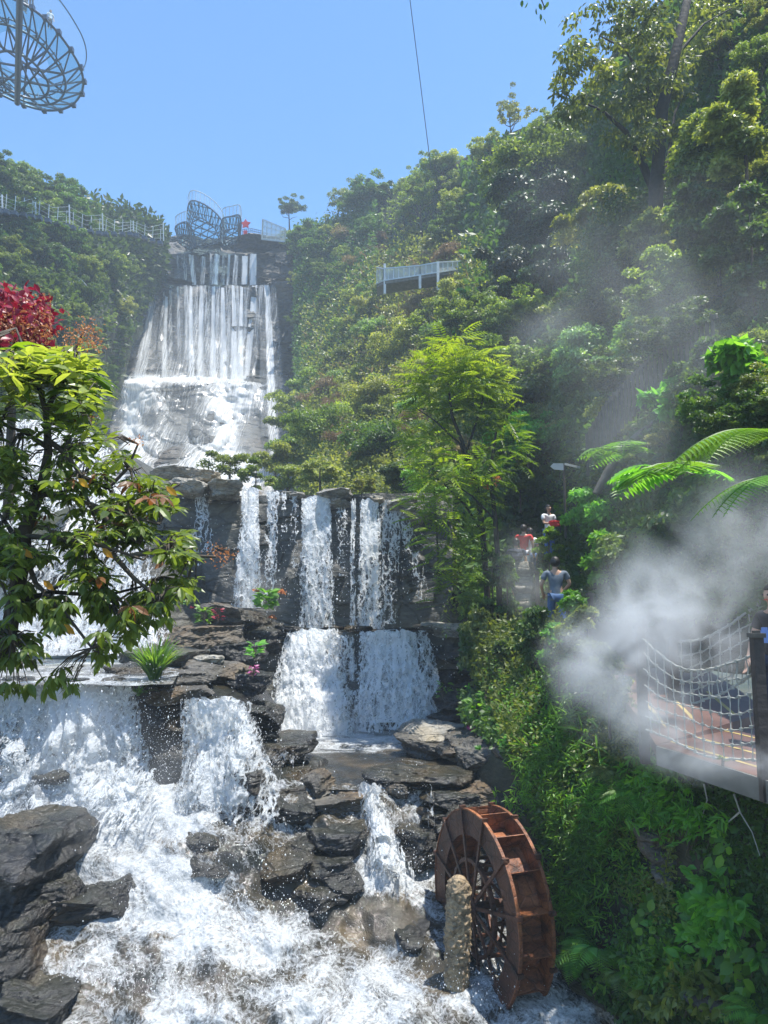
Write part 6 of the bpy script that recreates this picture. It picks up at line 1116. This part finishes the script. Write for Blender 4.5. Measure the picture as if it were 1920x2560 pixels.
# ------------------------------------------------------------------ people
def person(name, root_xyz, h, rz, label, shirt, legs, hair='hair', pose='stand', held=None, long_hair=False, arms=None, skirt=False, lean=0.):
    """one continuous skinned body with clothes as children. local: facing -Y, x to its left"""
    e = empty(name, root_xyz, label, 'person'); e.rotation_euler = (0, 0, rz); k = h / 1.7; J = {}
    def V(x, y, z): return Vector((x * k, (y - lean * max(0, z - .9)) * k, z * k))
    J = dict(pel=V(0, 0, .93), waist=V(0, .0, 1.08), chest=V(0, .0, 1.28), neck=V(0, .0, 1.44), n2=V(0, -.01, 1.5), head=V(0, -.025, 1.58), top=V(0, -.01, 1.66))
    rad = dict(pel=.135, waist=.12, chest=.14, neck=.058, n2=.052, head=.088, top=.07); ed = [('pel', 'waist'), ('waist', 'chest'), ('chest', 'neck'), ('neck', 'n2'), ('n2', 'head'), ('head', 'top')]
    A = arms or {1: [(.2, 0, 1.38), (.25, .02, 1.12), (.26, -.06, .88)], -1: [(-.2, 0, 1.38), (-.25, .02, 1.12), (-.26, -.06, .88)]}
    for s in (1, -1):
        S, E_, H_ = A[s]; J[f's{s}'] = V(*S); J[f'e{s}'] = V(*E_); J[f'w{s}'] = V(*H_); d = (J[f'w{s}'] - J[f'e{s}']).normalized(); J[f'p{s}'] = J[f'w{s}'] + d * .07 * k
        rad |= {f's{s}': .055, f'e{s}': .04, f'w{s}': .028, f'p{s}': .034}; ed += [('chest', f's{s}'), (f's{s}', f'e{s}'), (f'e{s}', f'w{s}'), (f'w{s}', f'p{s}')]
        sd = d.cross(Vector((0, 0, 1) if abs(d.z) < .8 else (0, 1, 0))).normalized()
        for q in range(4):
            b = J[f'p{s}'] + sd * (.013 * (q - 1.5)) * k + d * .02 * k; J[f'f{s}{q}'] = b; J[f'g{s}{q}'] = b + (d * .042 + Vector((0, -.006, 0))) * (1 - .12 * abs(q - 1.3)) * k; J[f'h{s}{q}'] = J[f'g{s}{q}'] + (d * .028 + Vector((0, -.018, 0))) * k
            rad |= {f'f{s}{q}': .010, f'g{s}{q}': .009, f'h{s}{q}': .007}; ed += [(f'p{s}', f'f{s}{q}'), (f'f{s}{q}', f'g{s}{q}'), (f'g{s}{q}', f'h{s}{q}')]
        J[f't{s}'] = J[f'w{s}'] + (d * .035 + sd * .04) * k; J[f'u{s}'] = J[f't{s}'] + (d * .035 + sd * .012) * k; rad |= {f't{s}': .011, f'u{s}': .009}; ed += [(f'w{s}', f't{s}'), (f't{s}', f'u{s}')]
        st_ = .12 if pose == 'walk' else 0
        J[f'hp{s}'] = V(.09 * s, 0, .88); J[f'k{s}'] = V(.1 * s, -.03 - st_ * s, .49); J[f'a{s}'] = V(.1 * s, .03 - st_ * 1.3 * s, .08); J[f'fo{s}'] = V(.12 * s, -.13 - st_ * 1.3 * s, .04)
        rad |= {f'hp{s}': .088, f'k{s}': .058, f'a{s}': .04, f'fo{s}': .035}; ed += [('pel', f'hp{s}'), (f'hp{s}', f'k{s}'), (f'k{s}', f'a{s}'), (f'a{s}', f'fo{s}')]
    # nose, chin and ears
    J['nose'] = V(0, -.12, 1.565); J['chin'] = V(0, -.085, 1.51); rad |= {'nose': .014, 'chin': .03}; ed += [('head', 'nose'), ('head', 'chin')]
    for s in (1, -1): J[f'ear{s}'] = V(.088 * s, .0, 1.57); rad[f'ear{s}'] = .018; ed.append(('head', f'ear{s}'))
    def skin(nm, keys, edges, grow, mat, sub=1, root='pel'):
        idx = {q: i for i, q in enumerate(keys)}; me = bpy.data.meshes.new(nm); me.from_pydata([J[q] for q in keys], [(idx[a], idx[b]) for a, b in edges], []); o = bpy.data.objects.new(nm, me); COL.objects.link(o); o.parent = e
        me.materials.append(M[mat]); m_ = o.modifiers.new('skin', 'SKIN'); m_.use_smooth_shade = True
        if not me.skin_vertices: bpy.context.view_layer.objects.active = o; o.select_set(True); bpy.ops.mesh.customdata_skin_add() if False else None
        lay = me.skin_vertices[0].data if me.skin_vertices else None
        if lay:
            for q, i in idx.items(): r_ = (rad[q] + grow) * k; fl_ = .72 if q in ('pel', 'waist', 'chest') else 1; lay[i].radius = (r_, r_ * fl_); lay[i].use_root = (q == root)
        s_ = o.modifiers.new('sub', 'SUBSURF'); s_.levels = sub; s_.render_levels = sub + 1; return o
    skin('body', list(J), ed, 0, 'skin')
    J['hem'] = V(0, 0, .84); rad['hem'] = .135
    up_ = ['hem', 'pel', 'waist', 'chest', 's1', 's-1', 'm1', 'm-1']
    for s in (1, -1): J[f'm{s}'] = J[f's{s}'].lerp(J[f'e{s}'], .65); rad[f'm{s}'] = .056
    skin('shirt', up_, [('hem', 'pel'), ('pel', 'waist'), ('waist', 'chest'), ('chest', 's1'), ('chest', 's-1'), ('s1', 'm1'), ('s-1', 'm-1')], .012, shirt)
    ll = .35 if not skirt else .6
    for s in (1, -1): J[f'c{s}'] = J[f'k{s}'].lerp(J[f'a{s}'], .8 if not skirt else .1); rad[f'c{s}'] = .06
    skin('trousers' if not skirt else 'shorts', ['pel', 'hp1', 'hp-1', 'k1', 'k-1', 'c1', 'c-1'], [('pel', 'hp1'), ('pel', 'hp-1'), ('hp1', 'k1'), ('hp-1', 'k-1'), ('k1', 'c1'), ('k-1', 'c-1')], .014, legs)
    V_, F_2 = cubesphere(); q = V_ * np.array([.1, .115, .115]); keep = (q[:, 1] > -.035) | (q[:, 2] > .04); q = q * (1 + .04 * fbm(V_ * 6, 3)[:, None]); q[~keep] *= .7
    if long_hair: m2 = q[:, 2] < 0; q[m2, 2] *= 2.0
    hm = MB(); hm.add(q * k + np.array(V(0, .005, 1.60)), F_2); hm.build('hair', M[hair], e, True)
    for s in (1, -1):
        ey = MB(); ev = V_ * .011 * k + np.array(V(.032 * s, -.103, 1.585)); ey.add(ev, F_2); ey.build('eye', M['black'], e, True)
    mo = MB(); mo.box(V(0, -.106, 1.532), (.04 * k, .012 * k, .008 * k)); mo.build('mouth', M['red_cloth'], e)
    return e
def feet(x, ytop, Y, h): p = P(x, ytop, Y); p[2] -= h; return p
fw = {1: [(.2, 0, 1.38), (.23, -.06, 1.12), (.1, -.26, 1.08)], -1: [(-.2, 0, 1.38), (-.23, -.06, 1.12), (-.08, -.26, 1.1)]}
person('person', feet(1388, 1392, 15.5, 1.72), 1.72, R(178), 'man in a dark grey shirt and jeans walking away up the path', 'grey', 'denim', arms={1: [(.2, 0, 1.38), (.3, .0, 1.12), (.24, -.16, .95)], -1: [(-.2, 0, 1.38), (-.29, -.02, 1.14), (-.2, -.2, 1.02)]}, pose='walk', lean=.06)
person('person', feet(1370, 1262, 21.5, 1.62), 1.62, R(25), 'person in a white and blue outfit holding something red on the steps', 'white', 'blue', arms=fw, long_hair=True)
person('person', feet(1309, 1312, 20.3, 1.6), 1.6, R(160), 'person in a red top going up the steps', 'red_cloth', 'white', skirt=True)
person('person', feet(1324, 1320, 20.8, 1.6), 1.6, R(200), 'person in a pinkish white top beside the red top', 'white', 'denim')
person('person', feet(1290, 1346, 18.9, 1.6), 1.6, R(170), 'dark dressed person with a backpack below the red top', 'navy', 'white', skirt=True)
person('person', feet(1180, 1338, 23.5, 1.65), 1.65, R(80), 'person half hidden by the lime green sprays', 'red_cloth', 'navy')
person('person', feet(1221, 1330, 24.0, 1.65), 1.65, R(20), 'pale dressed person far back between the two trunks', 'white', 'black')
person('person', feet(1932, 1460, 8.3, 1.75), 1.75, R(-75), 'person in black seen in profile at the right edge of the photo', 'black', 'navy', arms={1: [(.2, 0, 1.38), (.24, .0, 1.1), (.22, -.12, .86)], -1: [(-.2, 0, 1.38), (-.27, -.06, 1.1), (-.22, -.18, .88)]})
# what they carry
mb = MB(); q, F2 = rock_verts(5, (.30, .2, .26), .05); mb.add(q, F2); o = mb.build('red_bag', M['red_cloth'], smooth=True); o.location = P(1386, 1308, 21.1); tag(o, 'bright red bag held by the person in white and blue', 'bag')
q, F2 = rock_verts(6, (.34, .2, .44), .04); o = MB().add(q, F2).build('backpack', M['navy'], smooth=True); o.location = feet(1290, 1346, 18.7, 1.6) + np.array([0, 0, 1.2]); tag(o, 'dark backpack on the person below the red top', 'backpack')
o = MB().box((0, 0, 0), (.10, .03, .13)).box((0, 0, .08), (.06, .02, .04)).build('blue_lanyard_pouch', M['blue']); o.location = P(1912, 1592, 8.05); tag(o, 'blue printed pouch hanging at the chest of the person at the right edge', 'pouch')
for i, (x, y, c) in enumerate(((78, 6, 'navy'), (124, 62, 'black'), (62, 20, 'grey'))):   # visitors on the round platform
    g2 = on_plane(x, y + 12, ZD + .3); person('person', g2, 1.7, R(40 * i), ['tiny visitor by the upper rim of the round platform', 'tiny visitor standing on the middle of the round platform', 'tiny seated looking visitor by the mast of the round platform'][i], 'white' if i < 2 else 'navy', c)
# ------------------------------------------------------------------ spray: droplets thrown off the falls
rng = np.random.RandomState(77)
OV = np.array([(1, 0, 0), (-1, 0, 0), (0, 1, 0), (0, -1, 0), (0, 0, 1), (0, 0, -1)], float); OF = np.array([(0, 2, 4), (2, 1, 4), (1, 3, 4), (3, 0, 4), (2, 0, 5), (1, 2, 5), (3, 1, 5), (0, 3, 5)])
def drops(name, cl, size):
    C = [];
    for x, y, rx, ry, Y, dY, n in cl:
        n = int(n * .26)
        a = rng.normal(size=(n, 2)); C.append(P(x + a[:, 0] * rx, y + a[:, 1] * ry, Y - np.abs(rng.normal(size=n)) * dY))
    C = np.concatenate(C); n = len(C); s = size * rng.lognormal(0, .45, n); st_ = np.stack([s, s, s * rng.uniform(.9, 2.0, n)], 1)
    V = C[:, None] + OV[None] * st_[:, None]; mb = MB(); mb.add(V.reshape(-1, 3), (np.arange(n)[:, None, None] * 6 + OF[None]).reshape(-1, 3)); tag(mb.build(name, M['foam'], smooth=True), kind='stuff')
m, nt, out = nodes('foam_drops'); d = N(nt, 'BsdfPrincipled', i_Base_Color=(.93, .95, .97, 1), i_Roughness=.3); t_ = N(nt, 'BsdfTranslucent', i_Color=(.93, .95, .97, 1)); s_ = N(nt, 'MixShader', i_0=.4); nt.links.new(d.outputs[0], s_.inputs[1]); nt.links.new(t_.outputs[0], s_.inputs[2]); nt.links.new(s_.outputs[0], out.inputs[0]); M['foam'] = m
drops('spray', [(200,1850,110,90,12.6,.5,9000),(380,1850,50,110,12.8,.3,2500),(180,2010,130,60,12.1,.5,7000),(500,1900,90,90,13,.4,6000),(620,1900,60,70,13.2,.4,2500),(420,2080,140,50,12,.4,6000),(380,2230,120,80,11.2,.4,6000),(620,2150,80,50,12,.3,2500),(640,2280,130,50,11.2,.3,4000),
  (970,2060,40,70,12.6,.3,2500),(1000,2180,60,30,12.1,.3,1500),(240,2440,70,40,10,.3,1500),(850,2450,200,50,10.2,.3,4000),(500,2480,180,40,9.9,.25,2500),(1240,2480,70,30,10.2,.2,900),(60,1980,60,110,12.4,.5,3000),(560,2020,60,40,12.6,.3,1500)], .0038)
drops('spray', [(770,1720,70,80,19.2,.4,5000),(1000,1700,80,80,19.2,.3,3500),(780,1830,100,12,18.7,.3,1500),(960,1820,90,12,18.8,.3,1200),(620,1430,30,70,20.5,.3,1200),(790,1450,50,80,20.6,.3,1500),(925,1430,36,80,20.6,.3,1300),(1030,1400,30,70,20.7,.3,900),(680,1400,30,70,20.6,.3,700),(500,1300,25,60,20.6,.2,400)], .0062)
# ------------------------------------------------------------------ mist from the nozzles
def mist(label, pts, dens, nscale, col=(.9, .93, .95), thr=(.35, .75)):
    """a soft cloud: one closed hull, its volume thins out towards the hull and is broken up by noise"""
    pts = [(np.array(P(x, y, Y)), r) for x, y, Y, r in pts]; ctr = np.mean([p for p, _ in pts], 0)
    m, nt, out = nodes('mist'); tc = N(nt, 'TexCoord'); acc = None
    for p, r in pts:
        q = p - ctr; vs = N(nt, 'VectorMath', operation='DISTANCE', i_0=tc.outputs['Object']); vs.inputs[1].default_value = tuple(q)
        f = math_(nt, 'SUBTRACT', 1.0, math_(nt, 'DIVIDE', vs.outputs['Value'], r), clamp=True); f = math_(nt, 'POWER', f, 1.5); acc = f if acc is None else math_(nt, 'MAXIMUM', acc, f)
    nz = N(nt, 'TexNoise', i_Vector=tc.outputs['Object'], i_Scale=nscale, i_Detail=3, i_Distortion=.6); mr = nt.nodes.new('ShaderNodeMapRange'); nt.links.new(nz.outputs['Fac'], mr.inputs[0]); mr.inputs[1].default_value = thr[0]; mr.inputs[2].default_value = thr[1]
    d = math_(nt, 'MULTIPLY', math_(nt, 'MULTIPLY', acc, mr.outputs[0]), dens); v = N(nt, 'VolumePrincipled', i_Color=(*col, 1)); v.inputs['Anisotropy'].default_value = .2; nt.links.new(d, v.inputs['Density']); nt.links.new(v.outputs[0], out.inputs['Volume'])
    q = np.array([p for p, _ in pts]); r = np.array([r for _, r in pts]); lo = (q - r[:, None]).min(0); hi = (q + r[:, None]).max(0)
    o = MB().box((lo + hi) / 2 - ctr, hi - lo).build('mist', m); o.location = ctr; m.volume_intersection_method if False else None; tag(o, None, None, None, 'stuff'); return o
mist('m', [(1890,1905,6.6,.26),(1830,1895,6.65,.32),(1760,1880,6.7,.36),(1690,1845,6.9,.44),(1610,1790,7.0,.55),(1530,1720,7.2,.66),(1480,1640,7.4,.62),(1560,1610,7.5,.7),(1640,1540,7.8,.8),(1740,1570,7.8,.75)], 5.2, 2.4, thr=(.40, .72))
mist('m', [(1700,1440,8.4,1.0),(1840,1400,8.4,1.1),(1880,1300,9,1.1),(1640,1480,8.4,.9)], 2.0, 1.3, thr=(.42, .75))
mist('m', [(1340,1480,16.4,.9),(1300,1450,16.6,.8),(1290,1390,16.8,.9)], .9, 1.2)
mist('m', [(1620,1050,13,2.4),(1500,700,14,3.0),(1650,750,14,3.0),(1700,1200,12,2.2),(1400,780,15,2.0),(1800,950,12,2.2)], .26, .4, thr=(.40, .78))
mist('m', [(230,1880,11.6,1.3),(420,1960,11.8,1.0),(150,2030,11.2,1.2),(560,1960,12.3,.7),(400,2150,11.2,1.0)], .55, 1.2, thr=(.3, .8))
mist('m', [(480,1090,82,7),(360,1040,84,6),(580,1110,78,6)], .10, .2, thr=(.3, .8))
mist('m', [(770,1790,18.2,1.0),(900,1790,18.2,.8),(640,1480,20,1.1)], .6, 1.2, thr=(.3, .8))
# air
xs = [-400, 400]; hz = MB(); hz.box((0, 60, 27), (300, 150, 74)); m, nt, out = nodes('haze'); v = N(nt, 'VolumePrincipled', i_Color=(.72, .86, 1, 1)); v.inputs['Density'].default_value = .0015; v.inputs['Anisotropy'].default_value = .1; nt.links.new(v.outputs[0], out.inputs['Volume'])
ho = hz.build('haze', m); tag(ho, kind='stuff')
bpy.context.view_layer.update()
